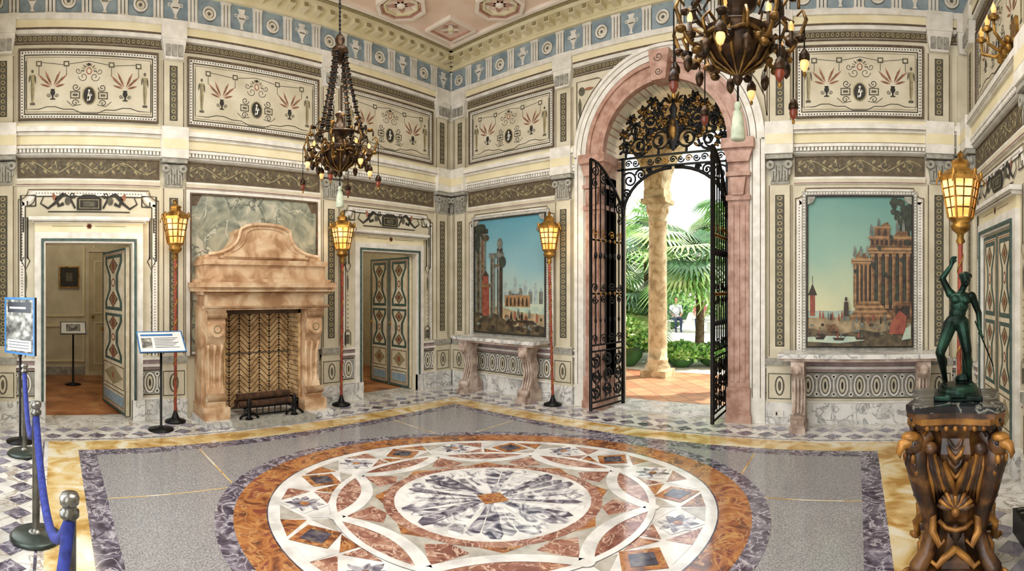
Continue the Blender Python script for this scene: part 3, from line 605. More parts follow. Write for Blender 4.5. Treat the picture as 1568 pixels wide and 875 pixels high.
        rc(.34,.40,.17,.2,gst); man(.37,.2,.13,bld); pl([(.18,.1),(.3,.1),(.27,.15),(.2,.14)],bl)
    else:
        for i in range(9):
            x=.36+i*.07; h=[.12,.17,.1,.2,.13,.17,.1,.14,.1][i]; rc(x,x+.05,.26,.26+h,gfar if i%2 else gst); pl([(x,.26+h),(x+.05,.26+h),(x+.025,.3+h)],gfar)
        rc(.45,.8,.22,.33,blh); rc(.52,.7,.33,.37,gst); el(.6,.37,.06,.03,gfar)
        for i in range(6): archw(.47+i*.055,.495+i*.055,.24,.31,bld)
        rc(0,1,0,.23,gnd); pl([(.4,.23),(1,.23),(1,.17),(.6,.19)],wtr)
        rc(0,.17,.1,.9,gst); rc(.03,.07,.12,.85,gdk); rc(.10,.13,.12,.88,bl); rc(-.0,.2,.88,.92,bld); el(.09,.93,.08,.04,fol); el(.04,.8,.04,.1,fol); el(.17,.84,.05,.03,gdk)
        for i in range(14): el(.02+R.random()*.2,.84+R.random()*.12,.02,.016,fol)
        rc(.24,.31,.15,.7,gst); rc(.25,.27,.15,.7,gdk); rc(.34,.42,.12,.74,bld); rc(.35,.38,.12,.72,gst); rc(.22,.44,.66,.70,gst); el(.38,.78,.04,.05,gst); rc(.3,.45,.58,.6,gdk); el(.42,.62,.05,.05,fol)
        rc(.12,.22,.12,.42,fw); rc(.10,.24,.4,.43,bl); rc(.13,.21,.43,.5,fw); pl([(.12,.5),(.22,.5),(.17,.55)],bld)
        pl([(0,0),(1,0),(1,.07),(.8,.1),(.6,.06),(.45,.12),(.3,.17),(.15,.14),(0,.18)],gdk)
        for i in range(30): x=.04+.92*R.random(); el(x,.03+R.random()*.12,.012+R.random()*.025,.008+R.random()*.012,[gst,gdk,bl,bld][i%4])
        for x,y in ((.55,.12),(.6,.13),(.7,.12),(.8,.14),(.9,.11),(.65,.15),(.75,.1)): man(x,y,.07,[fw,bld,gst][int(x*100)%3])
        rc(.48,.62,.08,.11,bld); pl([(.6,.1),(.9,.09),(.85,.12),(.65,.12)],bld)
    for s_,x in ((1,u0),(-1,u1)):
        b.ext([(x,v1),(x+s_*.09,v1)]+[(x+s_*.09*cos(a),v1-.09*sin(a)) for a in [.3,.7,1.1]]+[(x,v1-.09)],0,.055,stoneg)
    return b.build(name)
skyr=skymat('mural_sky_green','#5c8c84','#88a896','#c9c79e',1.0,3.0); skyl=skymat('mural_sky_blue','#5590a0','#82aab0','#bcc3a8',.9,3.0)
mural('mural_painting',nb[1][0]+.17,nb[1][1]-.17,.93,2.71,skyr,0); mural('mural_painting',nb[0][0]+.17,nb[0][1]-.17,.93,2.71,skyl,1)
# ---------------- FIREPLACE
fp=MB(MW@Matrix.Translation((2.54,0,0)))
fp.box(-.85,.85,0,.62,0,.06,marblew); fp.box(-.52,.52,.3,.75,.0,.065,stoneg)
for k in (-1,1):
    a,c=(-.80,-.52) if k<0 else (.52,.80); cc=(a+c)/2
    fp.box(a-.02,c+.02,0,.50,.06,.2,tan); fp.box(a,c,0,.30,.2,1.36,tan)
    prof=[(.30,.2),(.46,.2),(.48,.26),(.42,.34),(.36,.5),(.36,.8),(.40,.95),(.46,1.05),(.47,1.2),(.44,1.26),(.48,1.30),(.50,1.36),(.30,1.36)]
    w=.11; vs=[(cc-w,d,z) for d,z in prof]+[(cc+w,d,z) for d,z in prof]; n=len(prof)
    fp.add(vs,[tuple(range(n)),tuple(range(n,2*n))]+[(i,(i+1)%n,n+(i+1)%n,n+i) for i in range(n)],tan)
    for j in range(3): fp.tube([(cc-.07+j*.07,.375,.38),(cc-.07+j*.07,.365,.55),(cc-.08+j*.08,.37,.8),(cc-.09+j*.09,.41,.94)],.022,tan)
    fp.arc(cc,1.13,.05,.09,0,2*pi,.46,.50,tan,18); fp.arc(cc,1.13,0.0,.035,0,2*pi,.46,.51,tan,12)
    for q in range(8): fp.leaf(cc,1.13,.08,.035,q*pi/4,.495,goldp)
    for q in range(2): fp.tube([(cc-.12,.46,1.30-.98*q),(cc+.12,.46,1.30-.98*q)],.045,tan,10)
for z0,z1,hw,d in ((1.36,1.41,.80,.52),(1.41,1.54,.78,.49),(1.54,1.58,.82,.53),(1.58,1.63,.88,.60),(1.63,1.69,.90,.62),(1.69,1.73,.85,.56),(1.73,1.90,.80,.50),(1.90,1.96,.82,.53)): fp.box(-hw,hw,0,d,z0,z1,tan)
for d_,z in ((.61,1.61),(.545,1.56),(.54,1.39)): fp.tube([(-.84,d_-.02,z),(.84,d_-.02,z)],.018,tan,8)
hood=[(-.79,1.96),(.79,1.96),(.79,2.01),(.74,2.03)]+[(.74-.40*sin(t),2.31-.28*cos(t)) for t in [pi/2*i/7 for i in range(1,8)]]+[(.32,2.35)]+[(.30*cos(t),2.35+.06*sin(t)) for t in [pi*i/8 for i in range(0,9)]]+[(-.32,2.35)]+[(-.74+.40*sin(t),2.31-.28*cos(t)) for t in [pi/2*i/7 for i in range(7,0,-1)]]+[(-.74,2.03),(-.79,2.01)]
fp.ext(hood,0,.40,tan); fp.tube([(u,.41,v) for u,v in hood[3:-1]],.022,tan,6); fp.box(-.55,.55,.40,.415,2.0,2.05,tan)
hin=[(u*.78,1.98+(v-1.96)*.85) for u,v in hood]; fp.tube([(u,.405,v) for u,v in hin],.01,tan,5,closed=True)
brick=mat('firebrick',['#9a7a52','#bb986a','#d2b486'],9,.8); mort=mat('firebox_mortar',['#3a2c1e','#56432e'],12,.9)
fp.box(-.53,.53,0.0,.03,.06,1.36,mort); 
for i in range(-4,5):
    for j in range(-3,22):
        u=i*.141; v=.04+j*.0735; a=pi/4 if (i%2==0) else -pi/4
        pts=[(-.097,-.0215),(.097,-.0215),(.097,.0215),(-.097,.0215)]
        q=[(u+x*cos(a)-y*sin(a),v+x*sin(a)+y*cos(a)) for x,y in pts]
        if all(abs(x)<.66 and -.04<y<1.45 for x,y in q): fp.P([(max(-.52,min(.52,x)),max(.065,min(1.355,y))) for x,y in q],.033,brick)
for k in (-1,1):
    fp.box(min(k*.50,k*.53),max(k*.50,k*.53),0,.32,.06,1.36,brick)
    for z in range(20): fp.box(min(k*.495,k*.5),max(k*.495,k*.5),.03,.32,.1+z*.063,.106+z*.063,mort)
fp.box(-.53,.53,0,.32,1.3,1.36,mort)
fp.build('fireplace')
an=MB(MW@Matrix.Translation((2.54,0,0)))
for k in (-1,1):
    x=k*.3; an.tube([(x,.15,.16),(x,.6,.16)],.015,iron); an.lathe([(.02,.065),(.05,.07),(.02,.1),(.03,.16),(.015,.2),(.035,.26),(.012,.31),(0,.33)],10,iron,(x,.6,0)); an.tube([(x-.12,.6,.08),(x-.05,.6,.14),(x+.05,.6,.14),(x+.12,.6,.08)],.016,iron)
for z,dd_ in ((.19,.25),(.19,.38),(.27,.31)): an.tube([(-.35,dd_,z),(.36,dd_+.02,z+.01)],.045,mat('log',['#3a281a','#6b4a30'],14,.9),8)
for j in range(9): an.tube([(-.32+j*.08,.5,.08),(-.32+j*.08,.5,.18)],.008,iron)
an.tube([(-.34,.5,.18),(.34,.5,.18)],.01,iron); an.tube([(-.34,.5,.09),(.34,.5,.09)],.01,iron)
an.build('andirons')
# ---------------- console tables
def console(name,uc,hw):
    b=MB(MN@Matrix.Translation((uc,0,0))); m=mat('console_stone',['#8d786b','#b09c8e','#c6b6a8'],8,.6,bump=.3)
    b.box(-hw,hw,.06,.46,.83,.88,marblew); b.box(-hw+.02,hw-.02,.06,.44,.80,.83,m)
    for k in (-1,1):
        x=k*(hw-.22); prof=[(.06,.06),(.44,.06),(.45,.14),(.38,.17),(.33,.28),(.30,.42),(.33,.56),(.42,.66),(.44,.74),(.42,.80),(.06,.80),(.2,.7),(.16,.5),(.18,.3),(.10,.16),(.06,.16)]
        w=.075; n=len(prof); vs=[(x-w,d,z) for d,z in prof]+[(x+w,d,z) for d,z in prof]
        b.add(vs,[tuple(range(n)),tuple(range(n,2*n))]+[(i,(i+1)%n,n+(i+1)%n,n+i) for i in range(n)],m)
        b.box(x-.09,x+.09,.06,.48,0,.06,m); b.sph((x,.43,.70),(.06,.055,.07),m); b.sph((x,.48,.68),(.03,.03,.03),m); b.tube([(x-.08,.40,.14),(x+.08,.40,.14)],.05,m,10)
        for j in (-1,0,1): b.tube([(x+j*.04,.385,.2),(x+j*.04,.315,.4),(x+j*.04,.36,.6)],.014,m)
    return b.build(name)
console('console_table',-4.93,.80); console('console_table',.06,.93)
# ---------------- doors
def leafobj(name,hinge,ang,w,h=2.13):
    b=MB(); crm=_m['door_cream']; b.box(0,w,-.025,.025,.02,h,crm); door_leaf_face(b,0,w,.02,h,.025,1); door_leaf_face(b,0,w,.02,h,-.025,-1)
    b.sph((w-.05,.045,1.05),(.02,.02,.03),gold); b.sph((w-.05,-.045,1.05),(.02,.02,.03),gold)
    return b.build(name,loc=(hinge[0],hinge[1],0),rotz=ang)
leafobj('door_1',(-6.30,.90),pi+.20,1.0)
leafobj('door_2',(-6.28,5.26),pi+.02,.52); leafobj('door_3',(-6.81,5.25),pi+.04,.5)
hc=mat('hall_plaster',['#bfb69c','#d2c9ae'],4,.7); ht=mat('hall_tile',['#7a4a2c','#a56a40','#b98658'],3,.35)
hb=MB(); hb.box(-9.8,-9.6,-1.5,6.4,0,3.2,hc); hb.box(-9.6,-6.5,-1.7,-1.5,0,3.2,hc); hb.box(-9.6,-6.5,6.2,6.4,0,3.2,hc); hb.box(-9.6,-6.5,2.5,2.6,0,3.2,hc)
for y0,y1 in ((-1.3,-.35),(-.25,.55),(.7,2.3),(2.9,4.5),(4.7,6.1)):
    for z0,z1 in ((.25,.95),(1.1,2.9)):
        hb.M=Matrix(((0,1,0,-9.6),(1,0,0,0),(0,0,1,0),(0,0,0,1))); hb.bframe(y0,y1,z0,z1,.04,0,.03,yellowc)
hb.M=Matrix(); hb.box(-9.6,-9.57,-1.5,6.2,0,.15,stoneg)
hb.build('wall_hall')
b=MB(); b.box(-9.8,-6.5,-1.7,6.4,-.1,0,ht); b.build('floor_hall'); b=MB(); b.box(-9.8,-6.5,-1.7,6.4,3.2,3.3,hc); b.build('ceiling_hall')
pq=MB(Matrix(((0,1,0,-9.57),(1,0,0,0),(0,0,1,0),(0,0,0,1)))); pq.box(.09,.43,0,.03,1.66,2.02,ink); pq.bframe(.07,.45,1.64,2.04,.02,0,.04,gold); pq.rect(.2,.32,1.76,1.92,.031,olive); pq.build('wall_plaque')
b=MB(Matrix(((0,1,0,-9.6),(1,0,0,0),(0,0,1,0),(0,0,0,1)))); b.box(.62,1.5,0,.05,0,2.3,mat('hall_door_paint',['#b3a583','#c4b694'],5,.6)); b.bframe(.56,1.56,0.0,2.38,.07,0,.07,hc); b.bframe(.72,1.4,.2,1.0,.03,.05,.065,hc); b.bframe(.72,1.4,1.15,2.15,.03,.05,.065,hc); b.sph((.7,.09,1.1),.03,gold); b.build('door_4')
# ---------------- GATE (wrought iron)
gt=MB(); GX0,GX1,GY=-3.13,-1.64,6.38; gc=(GX0+GX1)/2
def sp3(b,o,ux,r,a0,turns,rad,m=iron,fl=1,n=22):
    pts=[]
    for i in range(n+1):
        t=i/n; q=r*(1-.85*t); a=a0+fl*turns*2*pi*t; pts.append((o[0]+ux[0]*q*cos(a),o[1]+ux[1]*q*cos(a),o[2]+q*sin(a)))
    b.tube(pts,[rad*(1.1-.3*i/n) for i in range(n+1)],m,5); b.sph(pts[-1],rad*1.7,m,6,4)
def gate_leaf(b,h,e,hz,ez,m=iron):
    hx_,hy=h; L=math.hypot(e[0]-h[0],e[1]-h[1]); ux=((e[0]-h[0])/L,(e[1]-h[1])/L)
    Pn=lambda s,z:(hx_+ux[0]*s,hy+ux[1]*s,z)
    top=lambda s: hz+(ez-hz)*sin(pi/2*s/L)
    b.tube([Pn(0,.04),Pn(0,hz)],.022,m); b.tube([Pn(L,.04),Pn(L,ez)],.025,m); b.tube([Pn(s*L/12,top(s*L/12)) for s in range(13)],.02,m)
    for z in (.06,.14,.8,.88,1.55,2.25): b.tube([Pn(0,z),Pn(L,z)],.013,m)
    n=7
    for i in range(1,n):
        s=L*i/n; b.tube([Pn(s,.88),Pn(s,top(s))],.010,m,5)
        b.sph(Pn(s,1.55),(.018,.018,.03),gold,6,4); b.sph(Pn(s,2.25),(.018,.018,.03),gold,6,4)
        b.sph(Pn(s,2.05),(.03,.03,.05),m,6,4); b.sph(Pn(s,1.2),(.02,.02,.04),m,6,4)
        b.tube([Pn(s,.14),Pn(s,.8)],.006,m,4)
    for i in range(3):
        s=L*(i+.5)/3
        for j,z in enumerate((.27,.47,.67)):
            sp3(b,Pn(s,z),ux,.10,pi*(j%2),1.6,.011,m,1 if (i+j)%2 else -1); sp3(b,Pn(s,z),ux,.09,pi/2+pi*(j%2),1.2,.009,m,-1 if (i+j)%2 else 1)
            for q in range(4):
                a=q*pi/2+.5; b.sph(Pn(s+.07*cos(a),z+.07*sin(a)),(.02,.02,.028),m,6,4)
    for i in range(4):
        s=L*(i+.5)/4; sp3(b,Pn(s,1.63),ux,.06,0,1.4,.009,m,1 if i%2 else -1); sp3(b,Pn(s,1.47),ux,.06,pi,1.4,.009,m,1 if i%2 else -1); sp3(b,Pn(s,2.33),ux,.06,0,1.4,.008,gold,1)
        sp3(b,Pn(s,top(s)-.12),ux,.08,pi/2,1.5,.010,m,1 if i%2 else -1); sp3(b,Pn(s,top(s)-.28),ux,.06,pi/2,1.5,.009,m,-1 if i%2 else 1)
        sp3(b,Pn(s,.96),ux,.06,0,1.4,.008,m,1)
gate_leaf(gt,(GX0,GY),(GX0-.12,GY-.70),2.72,3.28); gate_leaf(gt,(GX1,GY),(GX1-.0,GY-.70),2.72,3.28)
for x in (GX0,GX1): gt.box(x-.02,x+.02,GY-.02,GY+.02,0,3.42,iron)
for z in (3.27,3.42): gt.box(AC-AR,AC+AR,GY-.02,GY+.02,z-.012,z+.012,iron)
for i in range(15): 
    sp3(gt,(AC-.77+i*.11,GY,3.345),(1,0),.05,0,1.4,.010,gold if i%3==0 else iron,1 if i%2 else -1)
for k in (-1,1):
    xx=gc+k*(GX1-GX0)/2
    pts=[(xx-k*(.72)*(1-cos(t)),GY,2.62+.62*sin(t)) for t in [pi/2*i/10 for i in range(11)]]
    gt.tube(pts,.024,iron)
    for (dx,z,r) in ((.1,3.12,.12),(.27,3.18,.08),(.06,2.93,.07),(.4,3.22,.045)): sp3(gt,(xx-k*dx,GY,z),(k,0),r,0,1.6,.014)
    for (dx,z,r,a0,g) in ((.2,3.62,.18,0,0),(.5,3.58,.15,pi,0),(.69,3.56,.1,0,0),(.33,3.88,.13,pi/2,0),(.56,3.80,.11,0,0),(.2,4.06,.1,pi,0),(.12,3.85,.09,0,1),(.42,4.02,.08,0,1),(.72,3.75,.06,0,1),(.3,4.14,.06,0,0),(.36,3.7,.08,1,0),(.62,3.95,.06,2,0)):
        sp3(gt,(gc+k*dx,GY,z),(k,0),r,a0,1.7,.018,bronzeg if g else iron); sp3(gt,(gc+k*dx*1.02,GY+.02,z),(k,0),r*.8,a0+pi,1.2,.014,iron,-1)
        for q in range(7):
            a=q*.93; gt.sph((gc+k*dx+r*.9*cos(a),GY-.01,z+r*.9*sin(a)),(.045,.015,.022),iron if q%3 else bronzeg,6,4,rot=Matrix.Rotation(-a,3,'Y'))
gt.lathe([(0,3.45),(.05,3.5),(.09,3.62),(.12,3.75),(.09,3.86),(.04,3.95),(.06,4.02),(.02,4.1),(.03,4.18),(0,4.28)],10,iron,(gc,GY,0),sy=.3)
gt.lathe([(0,3.58),(.05,3.65),(.065,3.74),(.04,3.84),(0,3.9)],10,bronzeg,(gc,GY-.02,0),sy=.5)
for q in range(7): a=pi*q/6; gt.tube([(gc+.05*cos(a),GY,4.1),(gc+.12*cos(a),GY,4.15+.05*sin(a)),(gc+.17*cos(a),GY,4.12+.14*sin(a))],[.01,.02,.004],iron if q%2 else bronzeg,5)
gt.build('wrought_iron_gate')
# ---------------- courtyard
tile=bpy.data.materials.new('courtyard_tile'); tile.use_nodes=True; nt=tile.node_tree; bk=nt.nodes.new('ShaderNodeTexBrick'); bk.offset=0
bk.inputs[1].default_value=hx('#b5785a'); bk.inputs[2].default_value=hx('#c9946e'); bk.inputs[3].default_value=hx('#8a6a55'); bk.inputs['Scale'].default_value=1; bk.inputs['Brick Width'].default_value=.3; bk.inputs['Row Height'].default_value=.3; bk.inputs['Mortar Size'].default_value=.012
tc=nt.nodes.new('ShaderNodeTexCoord'); mp=nt.nodes.new('ShaderNodeMapping'); mp.inputs['Rotation'].default_value=(0,0,pi/4); nt.links.new(tc.outputs['Object'],mp.inputs[0]); nt.links.new(mp.outputs[0],bk.inputs[0]); nt.links.new(bk.outputs[0],nt.nodes['Principled BSDF'].inputs['Base Color']); nt.nodes['Principled BSDF'].inputs['Roughness'].default_value=.35
sb=mat('coral_stone',['#9a8662','#bfac85','#d3c29d'],7,.8,bump=.5,dist=.5)
b=MB(); b.box(-12,8,YN+TH,9.3,-.1,0,tile); b.build('courtyard_floor')
b=MB(); b.box(AC-AR,AC+AR,YN+.1,YN+TH,0,.02,marblew); b.build('door_threshold')
ac=MB(Matrix(((1,0,0,0),(0,-1,0,9.0),(0,0,1,0),(0,0,0,1)))); cols=[-3.6-2.5*2,-3.6-2.5,-3.6,-3.6+2.5,-3.6+5,-3.6+7.5]
for i in range(len(cols)-1):
    c=(cols[i]+cols[i+1])/2; r=1.08; n=20; vs=[];fs=[]
    for q in range(n+1):
        a=pi-pi*q/n
        for d in (0,.4): vs+=[(c+r*cos(a),d,3.45+r*sin(a)),(c+r*cos(a),d,4.9)]
    for q in range(n):
        k=4*q;w_=k+4; fs+=[(k,k+1,w_+1,w_),(k+2,k+3,w_+3,w_+2),(k,k+2,w_+2,w_)]
    ac.add(vs,fs,sb); ac.arc(c,3.45,r,r+.12,0,pi,.38,.44,sb,20)
for c in cols: ac.box(c-.17,c+.17,0,.4,3.45,4.9,sb)
ac.build('courtyard_arcade')
for c in cols:
    b=MB(); b.box(-.25,.25,-.25,.25,0,.12,sb)
    b.lathe([(.23,.12),(.24,.17),(.21,.22),(.19,.26),(.20,.3),(.185,.34)]+[(.18-.015*t/10,.34+2.5*t/10) for t in range(11)]+[(.19,2.86),(.17,2.9),(.18,3.0),(.21,3.1),(.23,3.2)],20,sb); b.box(-.24,.24,-.24,.24,3.2,3.28,sb); b.box(-.2,.2,-.2,.2,3.28,3.45,sb)
    for q in range(8): a=q*pi/4; b.sph((.18*cos(a),.18*sin(a),3.08),(.05,.05,.08),sb,6,5)
    b.build('courtyard_column',loc=(c,8.8,0))
b=MB(); b.box(-12,8,YN+TH,9.1,4.9,5.1,sb); b.build('courtyard_loggia_roof')
path=mat('garden_path',['#c9c4b4','#e4e0d4'],6,.9)
b=MB(); b.box(-25,15,9.3,40,-.12,-.02,path); b.build('garden_ground')
fac=mat('far_facade',['#e8e5da','#f6f4ec'],2,.8); facs=mat('far_facade_shade',['#b4b6ac','#cfd0c6'],2,.8)
b=MB(); b.box(-28,16,26,26.4,0,4.9,fac)
for i in range(14): x=-27+i*3; b.box(x,x+1.4,25.95,26,1,3.4,facs)
for i in range(14): b.lathe([(.35,0),(.3,.3),(.28,4),(.4,4.4)],12,fac,(-26+i*3-.5,24.5,0))
b.box(-28,16,24,26,4.4,4.8,fac); b.build('courtyard_far_facade')
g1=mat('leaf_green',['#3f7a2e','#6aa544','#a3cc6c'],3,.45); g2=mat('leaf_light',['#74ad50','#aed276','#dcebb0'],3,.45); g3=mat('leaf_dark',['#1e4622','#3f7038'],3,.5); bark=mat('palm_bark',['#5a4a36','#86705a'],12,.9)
def fan(b,o,dr,size,m,tilt):
    dx,dy=cos(dr),sin(dr); side=Vector((-dy,dx,0)); fw_=Vector((dx*cos(tilt),dy*cos(tilt),sin(tilt))); up=fw_.cross(side)
    o=Vector(o)
    for i in range(21):
        a=-1.9+3.8*i/20; v=fw_*cos(a)+side*sin(a); t=v.cross(up).normalized()*size*.045
        q1=o+v*size*.55; q2=o+v*size-Vector((0,0,size*.22)); b.add([tuple(o),tuple(q1+t),tuple(q2),tuple(q1-t)],[(0,1,2,3)],m)
def fanpalm(loc,h,n,size,seed):
    r=random.Random(seed); b=MB(); b.tube([(0,0,0),(.03,0,h*.5),(0,.02,h)],[.13,.1,.09],bark,8)
    for i in range(n):
        a=r.random()*2*pi; el_=r.uniform(-.3,1.2); l=size*r.uniform(.7,1.1); e=Vector((cos(a)*cos(el_),sin(a)*cos(el_),sin(el_)))*l; p=Vector((0,0,h))
        b.tube([p,p+e*.6+Vector((0,0,.08)),p+e],.012,g2,4); fan(b,p+e,a,size*r.uniform(.7,1),r.choice([g1,g1,g2,g2,g3]),el_*.4-.6)
    b.build('fan_palm',loc=(loc[0],loc[1],-.02))
for i,(x,y,h,n,s_) in enumerate([(-5.2,10.8,.9,18,.8),(-3.65,11.5,1.7,24,1.05),(-5.3,12.2,2.3,24,1.1),(-6.6,12.0,1.8,18,1.0),(-2.6,14.0,2.6,20,1.1),(-4.7,20,4.2,20,1.3),(-1.0,11.5,1.8,14,.9),(-8,16,4,18,1.2),(-3.4,13.6,3.2,18,1.0)]): fanpalm((x,y),h,n,s_,i)
def bush(loc,rx,ry,rz,n,m_,seed,ls=.12):
    r=random.Random(seed); b=MB()
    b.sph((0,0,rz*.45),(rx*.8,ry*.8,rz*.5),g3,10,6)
    for i in range(n):
        a=r.random()*2*pi; ph=math.acos(r.uniform(-.2,1)); q=r.uniform(.75,1.05); p=Vector((rx*q*sin(ph)*cos(a),ry*q*sin(ph)*sin(a),max(.05,rz*.5+rz*.5*q*cos(ph))))
        d=Vector((r.uniform(-1,1),r.uniform(-1,1),r.uniform(-.3,1))).normalized(); t=d.orthogonal().normalized()*ls*.3; d*=ls
        b.add([tuple(p),tuple(p+d*.5+t),tuple(p+d),tuple(p+d*.5-t)],[(0,1,2,3)],r.choice(m_))
    b.build('garden_bush',loc=(loc[0],loc[1],-.02))
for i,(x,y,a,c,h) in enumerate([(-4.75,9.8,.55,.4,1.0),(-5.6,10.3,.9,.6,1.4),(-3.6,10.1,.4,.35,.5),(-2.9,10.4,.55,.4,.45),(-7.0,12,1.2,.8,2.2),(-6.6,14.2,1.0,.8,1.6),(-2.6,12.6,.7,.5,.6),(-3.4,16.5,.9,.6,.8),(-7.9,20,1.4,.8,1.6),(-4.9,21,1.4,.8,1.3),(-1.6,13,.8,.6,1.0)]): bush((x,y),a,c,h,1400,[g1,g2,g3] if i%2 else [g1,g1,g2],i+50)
def remesh_fig(name,build_fn,vox,loc,rotz=0,extra=None):
    b=MB(); build_fn(b); o=b.build(name,loc=loc,rotz=rotz)
    md_=o.modifiers.new('r','REMESH'); md_.mode='VOXEL'; md_.voxel_size=vox; md_.use_smooth_shade=True
    s_=o.modifiers.new('s','SMOOTH'); s_.iterations=3; s_.factor=.5
    return o
def cap(b,p,q,r0,r1,m,n=10):
    p=Vector(p);q=Vector(q); b.tube([p+(q-p)*t for t in (0,.25,.5,.75,1)],[r0+(r1-r0)*t for t in (0,.25,.5,.75,1)],m,n); b.sph(p,r0,m,n,6); b.sph(q,r1,m,n,6)
skin=mat('skin',['#b98263','#cf9c7c'],8,.55); cloth1=mat('cloth_pink',['#b56a60','#cf8478'],8,.8); cloth2=mat('cloth_white',['#c9c9cc','#e4e4e4'],8,.8); hair=mat('hair',['#2a1d14','#4a3322'],12,.7); jeans=mat('cloth_navy',['#27304a','#3b4763'],8,.8)
def seated(x,y,rz,top):
    e=bpy.data.objects.new('seated_visitor',None); sc.collection.objects.link(e); e.location=(x,y,-.02); e.rotation_euler[2]=rz
    def part(n,fn,v=.012):
        o=remesh_fig(n,fn,v,(0,0,0)); o.parent=e
    def torso(b):
        b.sph((0,0,.55),(.17,.12,.13),top); b.sph((0,.0,.78),(.16,.1,.2),top); b.sph((0,0,.97),(.2,.09,.1),top)
        for k in (-1,1): cap(b,(k*.19,0,.98),(k*.24,-.03,.72),.055,.045,top)
    part('torso',torso)
    def legs(b):
        b.sph((0,0,.5),(.17,.13,.1),jeans)
        for k in (-1,1): cap(b,(k*.09,0,.5),(k*.11,-.42,.5),.085,.06,jeans); cap(b,(k*.11,-.42,.5),(k*.1,-.4,.1),.058,.04,jeans); b.sph((k*.1,-.45,.05),(.04,.11,.045),jeans)
    part('legs',legs)
    def sk(b):
        cap(b,(0,0,1.0),(0,-.01,1.12),.05,.05,skin); b.sph((0,-.01,1.22),(.075,.09,.11),skin); b.sph((0,-.105,1.21),(.015,.02,.02),skin)
        for k in (-1,1):
            cap(b,(k*.24,-.03,.72),(k*.12,-.25,.62),.04,.03,skin); b.sph((k*.075,-.0,1.22),(.012,.02,.03),skin); b.sph((k*.1,-.29,.61),(.035,.045,.02),skin)
            for f_ in range(4): cap(b,(k*.1+(f_-1.5)*.018,-.32,.61),(k*.1+(f_-1.5)*.02,-.38+.01*abs(f_-1.5),.59),.009,.008,skin,6)
            cap(b,(k*.075,-.28,.61),(k*.05,-.32,.6),.01,.008,skin,6)
    part('skin',sk,.009)
    def hr(b): b.sph((0,.02,1.26),(.088,.095,.095),hair); b.sph((0,.05,1.18),(.075,.06,.1),hair)
    part('hair',hr)
seated(-6.85,18.6,.6,cloth2); seated(-5.85,18.6,.2,cloth1)
b=MB(); b.box(-7.4,-5.3,18.45,18.85,.36,.42,fac); b.box(-7.3,-7.15,18.5,18.8,-.02,.36,fac); b.box(-5.55,-5.4,18.5,18.8,-.02,.36,fac); b.build('garden_bench')
